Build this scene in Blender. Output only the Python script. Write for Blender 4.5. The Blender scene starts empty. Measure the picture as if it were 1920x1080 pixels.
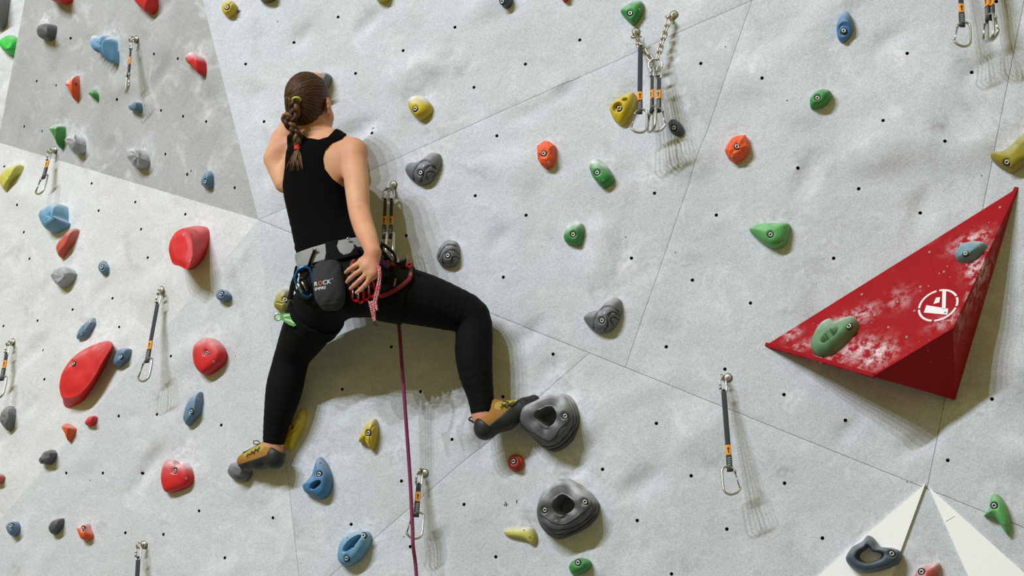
import bpy, bmesh, math, random
import numpy as np
from mathutils import Vector, Matrix, noise
from mathutils.bvhtree import BVHTree

scene = bpy.context.scene
COL = scene.collection
random.seed(7)

# ------------------------------------------------------------------ camera
PITCH = math.radians(28.0)
FPX = 2800.0
CAM_R = Vector((1, 0, 0))
CAM_U = Vector((0, -math.sin(PITCH), math.cos(PITCH)))
CAM_B = Vector((0, -math.cos(PITCH), -math.sin(PITCH)))
CAM_P = Vector((0, -4.77, 1.6))
cam_data = bpy.data.cameras.new('camera')
cam_data.sensor_width = 36.0
cam_data.lens = 36.0 * FPX / 1920.0
cam = bpy.data.objects.new('camera', cam_data)
cam.location = CAM_P
cam.rotation_euler = (math.radians(90) + PITCH, 0, 0)
COL.objects.link(cam)
scene.camera = cam

# ------------------------------------------------------------------ light
scene.view_settings.view_transform = 'Standard'
scene.view_settings.look = 'None'
scene.view_settings.gamma = 1.0
scene.view_settings.use_curve_mapping = False
scene.view_settings.exposure = 0.0

world = bpy.data.worlds.new('hall_ambient')
scene.world = world
world.use_nodes = True
world.node_tree.nodes['Background'].inputs[0].default_value = (1.0, 0.84, 0.26, 1)
world.node_tree.nodes['Background'].inputs[1].default_value = 0.38

LAMP_DIR = (-0.75 * CAM_R + 0.90 * CAM_U + 0.634 * CAM_B).normalized()
WALL_MID = CAM_P - CAM_B * 5.4
LAMP_N = 5
for i in range(LAMP_N):
    ld = bpy.data.lights.new('hall_spot_lamp', 'SPOT')
    ld.energy = 1500.0
    ld.color = (0.82, 0.89, 1.0)
    ld.shadow_soft_size = 0.05
    ld.spot_size = math.radians(60)
    ld.spot_blend = 0.6
    lo = bpy.data.objects.new('hall_spot_lamp', ld)
    off = (i - (LAMP_N - 1) / 2)
    lo.location = WALL_MID + LAMP_DIR * 13.0 + Vector((1.30 * off, 0.08 * off, 0.0))
    lo.rotation_euler = (WALL_MID - lo.location).to_track_quat('-Z', 'Y').to_euler()
    COL.objects.link(lo)

# ------------------------------------------------------------------ helpers
def lin(c):
    return tuple(((x / 255.0) / 12.92) if x / 255.0 <= 0.04045 else (((x / 255.0) + 0.055) / 1.055) ** 2.4 for x in c)

def ray(x, y):
    return (CAM_R * (x - 960.0) + CAM_U * (540.0 - y) - CAM_B * FPX).normalized()

class Plane:
    def __init__(s, n, p, seed=0, rough=1.0):
        s.n = n.normalized(); s.p = p.copy(); s.seed = seed; s.rough = rough
        s.eu = (CAM_R - s.n * CAM_R.dot(s.n)).normalized()
        s.ev = s.n.cross(s.eu).normalized()
        s.creases = []; s.flats = []
    def crease(s, a, b):
        s.creases.append((s.uvpx(*a), s.uvpx(*b)))
    def hit(s, x, y, h=0.0):
        d = ray(x, y)
        t = ((s.p + s.n * h) - CAM_P).dot(s.n) / d.dot(s.n)
        return CAM_P + d * t
    def uv(s, q):
        r = q - s.p
        return r.dot(s.eu), r.dot(s.ev)
    def at(s, u, v, h=0.0):
        return s.p + s.eu * u + s.ev * v + s.n * h
    def uvpx(s, x, y, h=0.0):
        return s.uv(s.hit(x, y, h))
    def relief(s, u, v):
        if s.rough == 0: return 0.0
        q = Vector((u * 1.0 + s.seed * 7.3, v * 1.0 - s.seed * 3.1, s.seed * 1.7))
        h = 0.0060 * noise.noise(q * 2.3) + 0.0028 * noise.noise(q * 6.5 + Vector((3, 1, 9)))
        a = noise.noise(Vector((u * 3.1 + v * 2.2, v * 4.6 - u * 2.4, 4.4 + s.seed)))
        if a > 0.27: h += 0.048 * (a - 0.27)
        b = noise.noise(Vector((u * 5.2 + 7, v * 7.1 - u * 3.0, 9.1 + s.seed)))
        if b < -0.36: h += 0.065 * (b + 0.36)
        f = 1.0
        for (a, b) in s.creases:
            du, dv = b[0] - a[0], b[1] - a[1]
            t = min(1, max(0, ((u - a[0]) * du + (v - a[1]) * dv) / (du * du + dv * dv)))
            d = math.hypot(u - a[0] - du * t, v - a[1] - dv * t)
            f = min(f, d / 0.16)
        f = f * f * (3 - 2 * f)
        for (a, b, r) in s.flats:
            d = math.hypot(u - a, v - b)
            t = min(1, max(0, (d - .8 * r) / (.5 * r))); f *= t * t * (3 - 2 * t)
        return h * s.rough * f
    def surf(s, u, v, extra=0.0):
        return s.at(u, v, s.relief(u, v) + extra)

nM = (-0.30 * CAM_R + 0.20 * CAM_U + 0.93 * CAM_B).normalized()
PM = Plane(nM, CAM_P - CAM_B * 5.4, 0)
for x_, y_, r_ in ((1720, 985, .16), (1640, 1120, .28), (1560, 1270, .3), (1830, 1060, .22), (1930, 1180, .26), (2030, 1290, .26), (1560, 620, .14), (1680, 600, .20), (1790, 520, .20), (1850, 430, .12), (1750, 680, .12), (1445, 642, .08), (1480, 640, .09), (1905, 358, .09), (1890, 390, .09)):
    PM.flats.append((*PM.uvpx(x_, y_), r_))
def W(x, y, h=0.0):
    return PM.hit(x, y, h)
VHUB = W(485, 412)
def rotated(n, axis, deg):
    a = Matrix.Rotation(math.radians(deg), 3, axis.normalized()) @ n
    b = Matrix.Rotation(math.radians(-deg), 3, axis.normalized()) @ n
    return a if a.dot(CAM_R) < b.dot(CAM_R) else b
nL2 = rotated(nM, W(560, 1080) - VHUB, 10)
PL2 = Plane(nL2, VHUB, 1)
nL1 = rotated(nL2, PL2.hit(0, 975) - VHUB, 10)
PL1 = Plane(nL1, VHUB, 2)
nU = (W(395, 60) - VHUB).cross(PL1.hit(0, 268) - VHUB)
if nU.dot(CAM_B) < 0: nU = -nU
PU = Plane(nU, VHUB, 3)
nF = (-0.38 * CAM_R + 0.34 * CAM_U + 0.86 * CAM_B).normalized()
HUB = (485, 412)
CREASE = [(HUB, (280, -390)), (HUB, (776, 3000)), (HUB, (-500, 1556)), (HUB, (-500, 119.5))]
for pl_, ids in ((PM, (0, 1)), (PL2, (1, 2)), (PL1, (2, 3)), (PU, (0, 3))):
    for i_ in ids: pl_.crease(*CREASE[i_])
PF = Plane(nF, PU.hit(24, 120) - CAM_B * 0.32, 4)

wloc = {}
def mat_slots(me, mats):
    for m in (mats if isinstance(mats, (list, tuple)) else [mats]):
        me.materials.append(m)

def tag(o, label=None, cat=None, group=None, kind=None):
    if label: o['label'] = label
    if cat: o['category'] = cat
    if group: o['group'] = group
    if kind: o['kind'] = kind
    return o

def link(o, parent, origin):
    COL.objects.link(o)
    wloc[o] = Vector(origin)
    if parent is not None:
        o.parent = parent
        o.location = Vector(origin) - wloc[parent]
    else:
        o.location = Vector(origin)
    return o

def empty(name, loc, parent=None):
    o = bpy.data.objects.new(name, None)
    o.empty_display_size = 0.05
    return link(o, parent, loc)

def mesh_obj(name, verts, faces, mats, parent=None, origin=None, smooth=True, fmat=None, attrs=None):
    """verts in world space"""
    if origin is None:
        origin = wloc[parent] if parent is not None else Vector(verts[0])
    origin = Vector(origin)
    me = bpy.data.meshes.new(name)
    V = np.asarray([tuple(v) for v in verts], dtype=np.float64) if not isinstance(verts, np.ndarray) else verts
    V = V - np.array(origin)
    if isinstance(faces, np.ndarray):
        nf, k = faces.shape
        me.vertices.add(len(V)); me.vertices.foreach_set('co', V.astype(np.float32).ravel())
        me.loops.add(nf * k); me.loops.foreach_set('vertex_index', faces.astype(np.int32).ravel())
        me.polygons.add(nf); me.polygons.foreach_set('loop_start', np.arange(0, nf * k, k, dtype=np.int32))
        me.update(calc_edges=True)
    else:
        me.from_pydata([tuple(v) for v in V], [], faces)
    me.validate()
    mat_slots(me, mats)
    if fmat is not None:
        me.polygons.foreach_set('material_index', np.asarray(fmat, dtype=np.int32))
    me.polygons.foreach_set('use_smooth', np.full(len(me.polygons), smooth, dtype=bool))
    if attrs:
        for k, vals in attrs.items():
            a = me.attributes.new(k, 'FLOAT', 'POINT')
            a.data.foreach_set('value', np.asarray(vals, dtype=np.float32))
    me.update()
    return link(bpy.data.objects.new(name, me), parent, origin)

def shared_obj(name, me, parent, mat4):
    """object sharing mesh data, mat4 = world matrix"""
    o = bpy.data.objects.new(name, me)
    COL.objects.link(o)
    loc, rot, sc = mat4.decompose()
    wloc[o] = loc
    o.rotation_mode = 'QUATERNION'
    o.rotation_quaternion = rot; o.scale = sc
    if parent is not None:
        o.parent = parent; o.location = loc - wloc[parent]
    else:
        o.location = loc
    return o

class MB:
    """collects shapes (world space) into one mesh"""
    def __init__(s): s.v = []; s.f = []; s.m = []
    def add(s, verts, faces, m=0):
        b = len(s.v); s.v += [Vector(x) for x in verts]
        s.f += [tuple(i + b for i in f) for f in faces]; s.m += [m] * len(faces)
    def tube(s, pts, r, sides=8, closed=False, m=0, flat=None, up=None, caps=True):
        """r number or list; flat=(a,b) makes an elliptical section, up = reference direction for b axis"""
        pts = [Vector(p) for p in pts]; n = len(pts)
        rr = r if isinstance(r, (list, tuple)) else [r] * n
        ref = Vector(up) if up is not None else None
        V = []; prev = None
        for i in range(n):
            if closed: t = pts[(i + 1) % n] - pts[i - 1]
            else: t = pts[min(i + 1, n - 1)] - pts[max(i - 1, 0)]
            if t.length < 1e-9: t = Vector((0, 0, 1))
            t.normalize()
            if ref is not None:
                a = t.cross(ref)
            elif prev is None:
                a = t.cross(Vector((0.3, 0.5, 0.81)))
            else:
                a = prev - t * prev.dot(t)
            if a.length < 1e-6: a = t.orthogonal()
            a.normalize(); prev = a
            b = t.cross(a)
            fa, fb = flat if flat else (1, 1)
            for k in range(sides):
                th = 2 * math.pi * k / sides
                V.append(pts[i] + a * (math.cos(th) * rr[i] * fa) + b * (math.sin(th) * rr[i] * fb))
        F = []
        for i in range(n if closed else n - 1):
            j = (i + 1) % n
            for k in range(sides):
                k2 = (k + 1) % sides
                F.append((i * sides + k, i * sides + k2, j * sides + k2, j * sides + k))
        if not closed and caps:
            F.append(tuple(range(sides))[::-1]); F.append(tuple((n - 1) * sides + k for k in range(sides)))
        s.add(V, F, m)
    def prism(s, pts, off, m=0):
        """closed polygon pts extruded by vector off"""
        n = len(pts); off = Vector(off)
        V = [Vector(p) for p in pts] + [Vector(p) + off for p in pts]
        F = [tuple(range(n))[::-1], tuple(range(n, 2 * n))]
        for i in range(n):
            j = (i + 1) % n
            F.append((i, j, n + j, n + i))
        s.add(V, F, m)
    def lathe(s, c, ax, prof, sides=20, m=0):
        """prof = [(r, z)] along axis"""
        ax = Vector(ax).normalized(); a = ax.orthogonal().normalized(); b = ax.cross(a)
        V = []; F = []
        for r, z in prof:
            for k in range(sides):
                th = 2 * math.pi * k / sides
                V.append(Vector(c) + ax * z + (a * math.cos(th) + b * math.sin(th)) * r)
        for i in range(len(prof) - 1):
            for k in range(sides):
                k2 = (k + 1) % sides
                F.append((i * sides + k, i * sides + k2, (i + 1) * sides + k2, (i + 1) * sides + k))
        F.append(tuple((len(prof) - 1) * sides + k for k in range(sides)))
        s.add(V, F, m)
    def build(s, name, mats, parent=None, origin=None, smooth=True):
        o = mesh_obj(name, s.v, s.f, mats, parent, origin, smooth, s.m)
        bm = bmesh.new(); bm.from_mesh(o.data)
        bmesh.ops.recalc_face_normals(bm, faces=bm.faces)
        bm.to_mesh(o.data); bm.free()
        return o

def smooth_closed(pts, n):
    """closed Catmull-Rom through 2D/3D points, resampled to n"""
    P = np.array(pts, dtype=float); m = len(P); out = []
    sub = 12
    for i in range(m):
        p0, p1, p2, p3 = P[i - 1], P[i], P[(i + 1) % m], P[(i + 2) % m]
        for k in range(sub):
            t = k / sub
            out.append(0.5 * ((2 * p1) + (-p0 + p2) * t + (2 * p0 - 5 * p1 + 4 * p2 - p3) * t * t + (-p0 + 3 * p1 - 3 * p2 + p3) * t ** 3))
    out = np.array(out)
    # lean 45 % towards the straight polygon so corners stay crisp
    lo = []
    for i in range(m):
        for k in range(sub):
            lo.append(P[i] + (P[(i + 1) % m] - P[i]) * (k / sub))
    out = out * 0.8 + np.array(lo) * 0.2
    cl = np.vstack([out, out[:1]])
    L = np.concatenate([[0], np.cumsum(np.linalg.norm(np.diff(cl, axis=0), axis=1))])
    s = np.linspace(0, L[-1], n + 1)[:-1]
    return np.stack([np.interp(s, L, cl[:, d]) for d in range(P.shape[1])], axis=1)

def smooth_open(pts, n):
    P = np.array([tuple(p) for p in pts], dtype=float)
    P = np.vstack([2 * P[0] - P[1], P, 2 * P[-1] - P[-2]]); out = []
    for i in range(1, len(P) - 2):
        p0, p1, p2, p3 = P[i - 1], P[i], P[i + 1], P[i + 2]
        for k in range(14):
            t = k / 14
            out.append(0.5 * ((2 * p1) + (-p0 + p2) * t + (2 * p0 - 5 * p1 + 4 * p2 - p3) * t * t + (-p0 + 3 * p1 - 3 * p2 + p3) * t ** 3))
    out.append(P[-2]); out = np.array(out)
    L = np.concatenate([[0], np.cumsum(np.linalg.norm(np.diff(out, axis=0), axis=1))])
    s = np.linspace(0, L[-1], n)
    return [Vector([np.interp(q, L, out[:, d]) for d in range(3)]) for q in s]

# ------------------------------------------------------------------ materials
def new_mat(name):
    m = bpy.data.materials.new(name); m.use_nodes = True
    return m, m.node_tree.nodes, m.node_tree.links, m.node_tree.nodes['Principled BSDF']

def plain(name, rgb, rough=0.6, metal=0.0, bump=0.0, bscale=80.0, var=0.12, sheen=0.0, spec=0.5):
    m, N, L, b = new_mat(name)
    c = lin(rgb)
    b.inputs['Roughness'].default_value = rough
    b.inputs['Metallic'].default_value = metal
    b.inputs['Specular IOR Level'].default_value = spec
    if sheen: b.inputs['Sheen Weight'].default_value = sheen
    tc = N.new('ShaderNodeTexCoord')
    nz = N.new('ShaderNodeTexNoise'); nz.inputs['Scale'].default_value = bscale; nz.inputs['Detail'].default_value = 4
    L.new(tc.outputs['Object'], nz.inputs['Vector'])
    mx = N.new('ShaderNodeMix'); mx.data_type = 'RGBA'
    mx.inputs['A'].default_value = tuple(x * (1 - var) for x in c) + (1,)
    mx.inputs['B'].default_value = tuple(min(1, x * (1 + var)) for x in c) + (1,)
    L.new(nz.outputs['Fac'], mx.inputs['Factor']); L.new(mx.outputs['Result'], b.inputs['Base Color'])
    if bump:
        bp = N.new('ShaderNodeBump'); bp.inputs['Strength'].default_value = bump; bp.inputs['Distance'].default_value = 0.002
        L.new(nz.outputs['Fac'], bp.inputs['Height']); L.new(bp.outputs['Normal'], b.inputs['Normal'])
    return m

def flecked(name, c1, c2, scale=500, thr=.56):
    m, N, L, b = new_mat(name)
    b.inputs['Roughness'].default_value = .8
    tc = N.new('ShaderNodeTexCoord'); nz = N.new('ShaderNodeTexNoise'); nz.inputs['Scale'].default_value = scale; nz.inputs['Detail'].default_value = 1
    L.new(tc.outputs['Object'], nz.inputs['Vector'])
    r = N.new('ShaderNodeMapRange'); r.inputs['From Min'].default_value = thr - .04; r.inputs['From Max'].default_value = thr + .04; L.new(nz.outputs['Fac'], r.inputs['Value'])
    mx = N.new('ShaderNodeMix'); mx.data_type = 'RGBA'; mx.inputs['A'].default_value = lin(c1) + (1,); mx.inputs['B'].default_value = lin(c2) + (1,)
    L.new(r.outputs['Result'], mx.inputs['Factor']); L.new(mx.outputs['Result'], b.inputs['Base Color'])
    return m

def ramp(N, pos):
    r = N.new('ShaderNodeValToRGB')
    e = r.color_ramp.elements
    e[0].position = pos[0][0]; e[0].color = pos[0][1]
    e[1].position = pos[1][0]; e[1].color = pos[1][1]
    return r

def wall_mat(name, rgb, warm):
    """sand-coated plywood panel with blotches, chalk and grime"""
    m, N, L, b = new_mat(name)
    b.inputs['Roughness'].default_value = 0.88
    b.inputs['Specular IOR Level'].default_value = 0.25
    tc = N.new('ShaderNodeTexCoord')
    def nz(scale, det=3, rough=0.55, dist=0.0):
        n = N.new('ShaderNodeTexNoise'); n.inputs['Scale'].default_value = scale
        n.inputs['Detail'].default_value = det; n.inputs['Roughness'].default_value = rough; n.inputs['Distortion'].default_value = dist
        L.new(tc.outputs['Object'], n.inputs['Vector']); return n
    def mix(fac, a, bb, blend='MIX'):
        x = N.new('ShaderNodeMix'); x.data_type = 'RGBA'; x.blend_type = blend
        for key, val in (('Factor', fac), ('A', a), ('B', bb)):
            if isinstance(val, (tuple, float, int)): x.inputs[key].default_value = val
            else: L.new(val, x.inputs[key])
        return x.outputs['Result']
    def rng(src, a, bb, c=0.0, d=1.0):
        r = N.new('ShaderNodeMapRange'); r.inputs['From Min'].default_value = a; r.inputs['From Max'].default_value = bb
        r.inputs['To Min'].default_value = c; r.inputs['To Max'].default_value = d
        L.new(src, r.inputs['Value']); return r.outputs['Result']
    def mul(a, bb):
        x = N.new('ShaderNodeMath'); x.operation = 'MULTIPLY'; x.use_clamp = True
        for i, val in enumerate((a, bb)):
            if isinstance(val, (float, int)): x.inputs[i].default_value = val
            else: L.new(val, x.inputs[i])
        return x.outputs[0]
    c = lin(rgb); w = lin(warm)
    big = nz(2.4, 4, 0.6, 0.6)
    col = mix(rng(big.outputs['Fac'], 0.35, 0.65), c + (1,), w + (1,))
    # pale scuffs of chalk dust
    sc = nz(6.0, 5, 0.62, 1.2)
    col = mix(rng(sc.outputs['Fac'], 0.54, 0.76, 0, 0.55), col, lin((226, 227, 232)) + (1,))
    # grey smudges
    sm = nz(4.3, 6, 0.66, 0.8)
    col = mix(rng(sm.outputs['Fac'], 0.57, 0.78, 0, 0.48), col, lin((140, 139, 138)) + (1,))
    # sand grain
    gr = nz(300.0, 3, 0.75)
    col = mix(0.42, col, rng(gr.outputs['Fac'], 0.25, 0.75, 0.74, 1.26), 'MULTIPLY') if False else col
    g2 = N.new('ShaderNodeMix'); g2.data_type = 'RGBA'; g2.blend_type = 'MULTIPLY'; g2.inputs['Factor'].default_value = 1.0
    L.new(col, g2.inputs['A'])
    gv = N.new('ShaderNodeCombineColor')
    gg = rng(gr.outputs['Fac'], 0.30, 0.70, 0.66, 1.30)
    for k in ('Red', 'Green', 'Blue'): L.new(gg, gv.inputs[k])
    L.new(gv.outputs['Color'], g2.inputs['B'])
    col = g2.outputs['Result']
    # grime and chalk left around the holds (attributes on the panel)
    ag = N.new('ShaderNodeAttribute'); ag.attribute_name = 'grime'
    ac = N.new('ShaderNodeAttribute'); ac.attribute_name = 'chalk'
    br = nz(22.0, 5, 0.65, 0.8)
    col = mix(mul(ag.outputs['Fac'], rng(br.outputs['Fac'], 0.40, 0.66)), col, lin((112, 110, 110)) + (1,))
    br2 = nz(30.0, 5, 0.7, 1.0)
    col = mix(mul(ac.outputs['Fac'], rng(br2.outputs['Fac'], 0.42, 0.62)), col, lin((236, 236, 242)) + (1,))
    # screw heads: rare tiny dark specks
    vo = N.new('ShaderNodeTexVoronoi'); vo.inputs['Scale'].default_value = 7.0; L.new(tc.outputs['Object'], vo.inputs['Vector'])
    sp = N.new('ShaderNodeMath'); sp.operation = 'LESS_THAN'; sp.inputs[1].default_value = 0.020
    L.new(vo.outputs['Distance'], sp.inputs[0])
    col = mix(mul(sp.outputs[0], 0.85), col, (0.01, 0.01, 0.01, 1))
    L.new(col, b.inputs['Base Color'])
    bp = N.new('ShaderNodeBump'); bp.inputs['Strength'].default_value = 0.25; bp.inputs['Distance'].default_value = 0.0012
    L.new(gr.outputs['Fac'], bp.inputs['Height'])
    bp2 = N.new('ShaderNodeBump'); bp2.inputs['Strength'].default_value = 0.35; bp2.inputs['Distance'].default_value = 0.012
    md = nz(17.0, 4, 0.55, 0.5)
    L.new(md.outputs['Fac'], bp2.inputs['Height']); L.new(bp.outputs['Normal'], bp2.inputs['Normal'])
    L.new(bp2.outputs['Normal'], b.inputs['Normal'])
    return m

def hold_mat(name, rgb, rough=0.55):
    """cast resin with worn-in chalk dust (attribute 'chalk')"""
    m, N, L, b = new_mat(name)
    c = lin(rgb)
    b.inputs['Roughness'].default_value = rough
    tc = N.new('ShaderNodeTexCoord')
    n1 = N.new('ShaderNodeTexNoise'); n1.inputs['Scale'].default_value = 26; n1.inputs['Detail'].default_value = 5
    n2 = N.new('ShaderNodeTexNoise'); n2.inputs['Scale'].default_value = 520; n2.inputs['Detail'].default_value = 2
    L.new(tc.outputs['Object'], n1.inputs['Vector']); L.new(tc.outputs['Object'], n2.inputs['Vector'])
    mx = N.new('ShaderNodeMix'); mx.data_type = 'RGBA'
    mx.inputs['A'].default_value = tuple(x * 0.72 for x in c) + (1,)
    mx.inputs['B'].default_value = tuple(min(1, x * 1.22 + 0.004) for x in c) + (1,)
    L.new(n1.outputs['Fac'], mx.inputs['Factor'])
    at = N.new('ShaderNodeAttribute'); at.attribute_name = 'chalk'
    r = N.new('ShaderNodeMapRange'); r.inputs['From Min'].default_value = 0.36; r.inputs['From Max'].default_value = 0.62
    L.new(n1.outputs['Fac'], r.inputs['Value'])
    ad = N.new('ShaderNodeMath'); ad.operation = 'MULTIPLY_ADD'; ad.inputs[1].default_value = 0.55; ad.inputs[2].default_value = 0.45
    L.new(r.outputs['Result'], ad.inputs[0])
    mu = N.new('ShaderNodeMath'); mu.operation = 'MULTIPLY'; mu.use_clamp = True
    L.new(ad.outputs[0], mu.inputs[0]); L.new(at.outputs['Fac'], mu.inputs[1])
    m2 = N.new('ShaderNodeMix'); m2.data_type = 'RGBA'
    m2.inputs['B'].default_value = lin((222, 222, 226)) + (1,)
    L.new(mx.outputs['Result'], m2.inputs['A']); L.new(mu.outputs[0], m2.inputs['Factor'])
    L.new(m2.outputs['Result'], b.inputs['Base Color'])
    bp = N.new('ShaderNodeBump'); bp.inputs['Strength'].default_value = 0.3; bp.inputs['Distance'].default_value = 0.001
    L.new(n2.outputs['Fac'], bp.inputs['Height']); L.new(bp.outputs['Normal'], b.inputs['Normal'])
    return m

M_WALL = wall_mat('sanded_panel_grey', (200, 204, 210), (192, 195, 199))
M_WALLL = wall_mat('sanded_panel_lit', (207, 208, 207), (200, 200, 198))  # lighter, warmer copy of the grey; light on the left facets put into colour
M_WALLM = wall_mat('sanded_panel_half_lit', (203, 205, 208), (196, 198, 199))  # in-between copy, eases that painted light into the main wall
M_WALLU = wall_mat('sanded_panel_shaded', (176, 177, 177), (166, 166, 163))  # darker base tone carries the shade of the down-facing upper facet
M_HOLEDARK = plain('hole_dark', (14, 14, 14), 0.8)
HOLD = {k: hold_mat('resin_' + k, v) for k, v in dict(
    red=(205, 22, 28), orange=(230, 84, 24), green=(52, 138, 58), brightgreen=(40, 190, 60), paleg=(92, 170, 92),
    yellow=(196, 172, 14), olive=(150, 140, 30), paley=(196, 190, 84), blue=(62, 118, 164), lightblue=(96, 150, 186),
    slate=(88, 122, 150), darkblue=(58, 74, 88), grey=(104, 106, 110), darkgrey=(76, 77, 82), black=(74, 77, 78), palegrey=(150, 152, 158),
    rust=(176, 52, 28), pink=(190, 78, 64), brown=(96, 84, 50), teal=(104, 140, 152), jade=(98, 136, 98)).items()}
M_STEEL = plain('steel', (196, 196, 194), 0.28, 1.0, var=0.08)
M_STEELW = plain('bolt_steel', (225, 225, 222), 0.35, 0.6, var=0.05)
M_BRASS = plain('tarnished_steel', (178, 168, 146), 0.40, 1.0, var=0.2, bscale=60)
M_GATE = plain('gate_wire', (170, 170, 168), 0.3, 1.0)
M_SLING = plain('nylon_webbing_dark', (52, 53, 60), 0.85, bump=0.6, bscale=300)
M_SLINGK = plain('rubber_keeper', (40, 40, 44), 0.7)
M_STRIPE = plain('keeper_stripe', (168, 168, 172), 0.7)
M_LABEL = plain('sling_label_amber', (226, 146, 36), 0.75)
M_INK = plain('black_ink', (14, 12, 12), 0.7)
M_WHITEP = plain('white_board', (250, 250, 248), 0.7, var=0.03)
M_BOARD = plain('board_edge', (150, 150, 148), 0.8)
# ------------------------------------------------------------------ holds: what, where, shape (traced outlines on the wall planes)
# label, colour, plane, outline, apex(px seen), height m, options
HS = []
def hold(label, col, pl, out, apex, H, **k):
    HS.append((label, col, pl, out, apex, H, k))

# red volume geometry first, its front face carries two holds
vA, vB, vC = W(1434, 648, 0.003), W(1909, 351, 0.003), W(1791, 750, 0.004)
vP = W(1787, 615, 0.228)
nV = (vB - vA).cross(vP - vA).normalized()
if nV.dot(CAM_B) < 0: nV = -nV
PV = Plane(nV, vA, 9, 0.0)
vQ = PV.hit(1636, 706)

# --- far left and upper left facet
hold('large grey hold cut by the left edge at the top corner', 'grey', PF, [(-18,-14),(18,-8),(19,12),(13,48),(3,56),(-12,44)], (-2,20), .10, e=3)
hold('bright green round hold half hidden behind the panel corner', 'brightgreen', PF, [(9,90),(12,80),(21,74),(35,72),(46,84),(41,103),(28,108),(15,101)], (18,92), .07, chalk=.3)
hold('red hold cut by the top edge above the grey ball hold', 'red', PU, [(100,-25),(137,-22),(138,0),(128,9),(111,5),(103,-6)], (114,-4), .08)
hold('dark grey ball shaped hold with a chalk patch beside it', 'darkgrey', PU, [(81,60),(84,50),(94,46),(106,48),(111,58),(110,70),(103,78),(92,77),(84,71)], (92,62), .075, e=2.2, chalk=.15, wchalk=1.0, wdx=-10, wdy=-12)
hold('light blue ridged hold with a white chalked top', 'lightblue', PU, [(183,80),(190,69),(203,71),(212,66),(221,78),(224,102),(222,122),(206,106),(191,98)], (193,86), .07, chalk=.9, ridges=5)
hold('red teardrop hold cut by the top edge left of the olive hold', 'red', PU, [(256,-28),(296,-28),(294,10),(285,27),(269,14),(259,0)], (276,0), .06, chalk=.2)
hold('red drop shaped hold with a chalked top on the beige facet', 'red', PU, [(355,108),(364,99),(378,103),(387,117),(388,137),(383,143),(370,128),(358,119)], (366,112), .05, chalk=.9)
hold('orange red wedge hold with a pale sloping top', 'orange', PU, [(127,157),(137,148),(149,141),(150,165),(149,181),(145,190),(136,176),(133,166)], (136,160), .05, chalk=.9, e=1.7, screws=[(142,158)])
hold('tiny green pointed hold below the orange red wedge', 'green', PU, [(168,175),(178,167),(185,177),(185,190),(176,183)], (174,176), .035, e=1.6)
hold('small blue grey hold below the quickdraw on the beige facet', 'slate', PU, [(248,199),(256,191),(266,193),(268,207),(263,212),(250,207)], (255,199), .045, chalk=.5)
hold('green cone hold tapering downwards above the small quickdraw', 'green', PU, [(98,243),(104,236),(116,233),(123,239),(122,262),(118,280),(109,260)], (106,243), .06, e=1.7, chalk=.7)
hold('pale grey angular rock hold beside the green cone', 'palegrey', PU, [(128,263),(138,258),(150,251),(156,256),(162,284),(149,292),(139,276)], (141,265), .07, flat=1, chalk=.9)
hold('pale grey faceted rock hold above the bright crease', 'palegrey', PU, [(248,284),(258,279),(268,278),(276,285),(282,304),(278,317),(262,315),(252,299)], (260,291), .07, flat=1, chalk=.8)
hold('small blue grey oval hold at the foot of the beige facet', 'slate', PU, [(383,339),(389,324),(397,320),(402,330),(401,350),(393,354),(384,348)], (388,338), .035, bolts=[(386,341)])
# --- top row on the main wall
hold('olive yellow hold with two fins and a marker note beside it', 'yellow', PM, [(419,14),(425,5),(437,3),(445,12),(444,22),(437,31),(428,33),(421,26)], (429,16), .045, bolts=[(426,14)], grooves=[[(433,4),(430,18),(444,20)]])
hold('brown hold just cut by the top edge left of centre', 'brown', PM, [(484,-22),(520,-22),(520,-3),(505,5),(490,2)], (502,-10), .05)
hold('yellow hold cut by the top edge right of the climber', 'yellow', PM, [(704,-22),(734,-22),(733,-2),(722,6),(708,2)], (716,-9), .05)
hold('dark grey hold with one bolt at the top edge', 'darkblue', PM, [(937,-4),(945,-13),(958,-11),(962,4),(954,16),(942,12)], (946,0), .045, bolts=[(942,3)])
hold('red hold just peeping in at the top edge', 'red', PM, [(1050,-18),(1068,-18),(1066,0),(1059,5),(1053,-2)], (1058,-9), .04)
hold('green triangular hold above the chain anchor', 'green', PM, [(1165,23),(1180,10),(1198,3),(1207,8),(1206,26),(1193,47),(1186,48),(1172,34)], (1184,22), .045, bolts=[(1182,25)], screws=[(1199,18)], chalk=.4)
hold('bright yellow hold with a dent beside the long hanging quickdraw', 'yellow', PM, [(1144,208),(1150,194),(1170,181),(1189,174),(1192,190),(1186,211),(1173,233),(1163,236),(1152,226)], (1163,202), .055, bolts=[(1161,203)], pockets=[(1157,200,9,9,0,.4),(1171,185,5,3,0,.5)], chalk=.12)
hold('small dark blue grey oval hold under the chain anchor', 'darkblue', PM, [(1253,234),(1258,226),(1267,225),(1277,232),(1283,244),(1280,255),(1270,256),(1258,248)], (1264,238), .04, bolts=[(1264,240)], chalk=.1)
hold('dark blue almond hold at the upper right', 'blue', PM, [(1570,46),(1576,31),(1588,23),(1596,32),(1600,48),(1597,65),(1583,80),(1573,76),(1569,60)], (1582,50), .045, bolts=[(1582,58)], screws=[(1586,39)], pockets=[(1582,56,10,12,0,.25)])
hold('small green bean hold at the upper right with its shadow beside it', 'green', PM, [(1520,191),(1529,178),(1545,171),(1558,174),(1560,182),(1552,197),(1538,206),(1522,207)], (1534,185), .05, bolts=[(1533,184)], chalk=.3)
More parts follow.
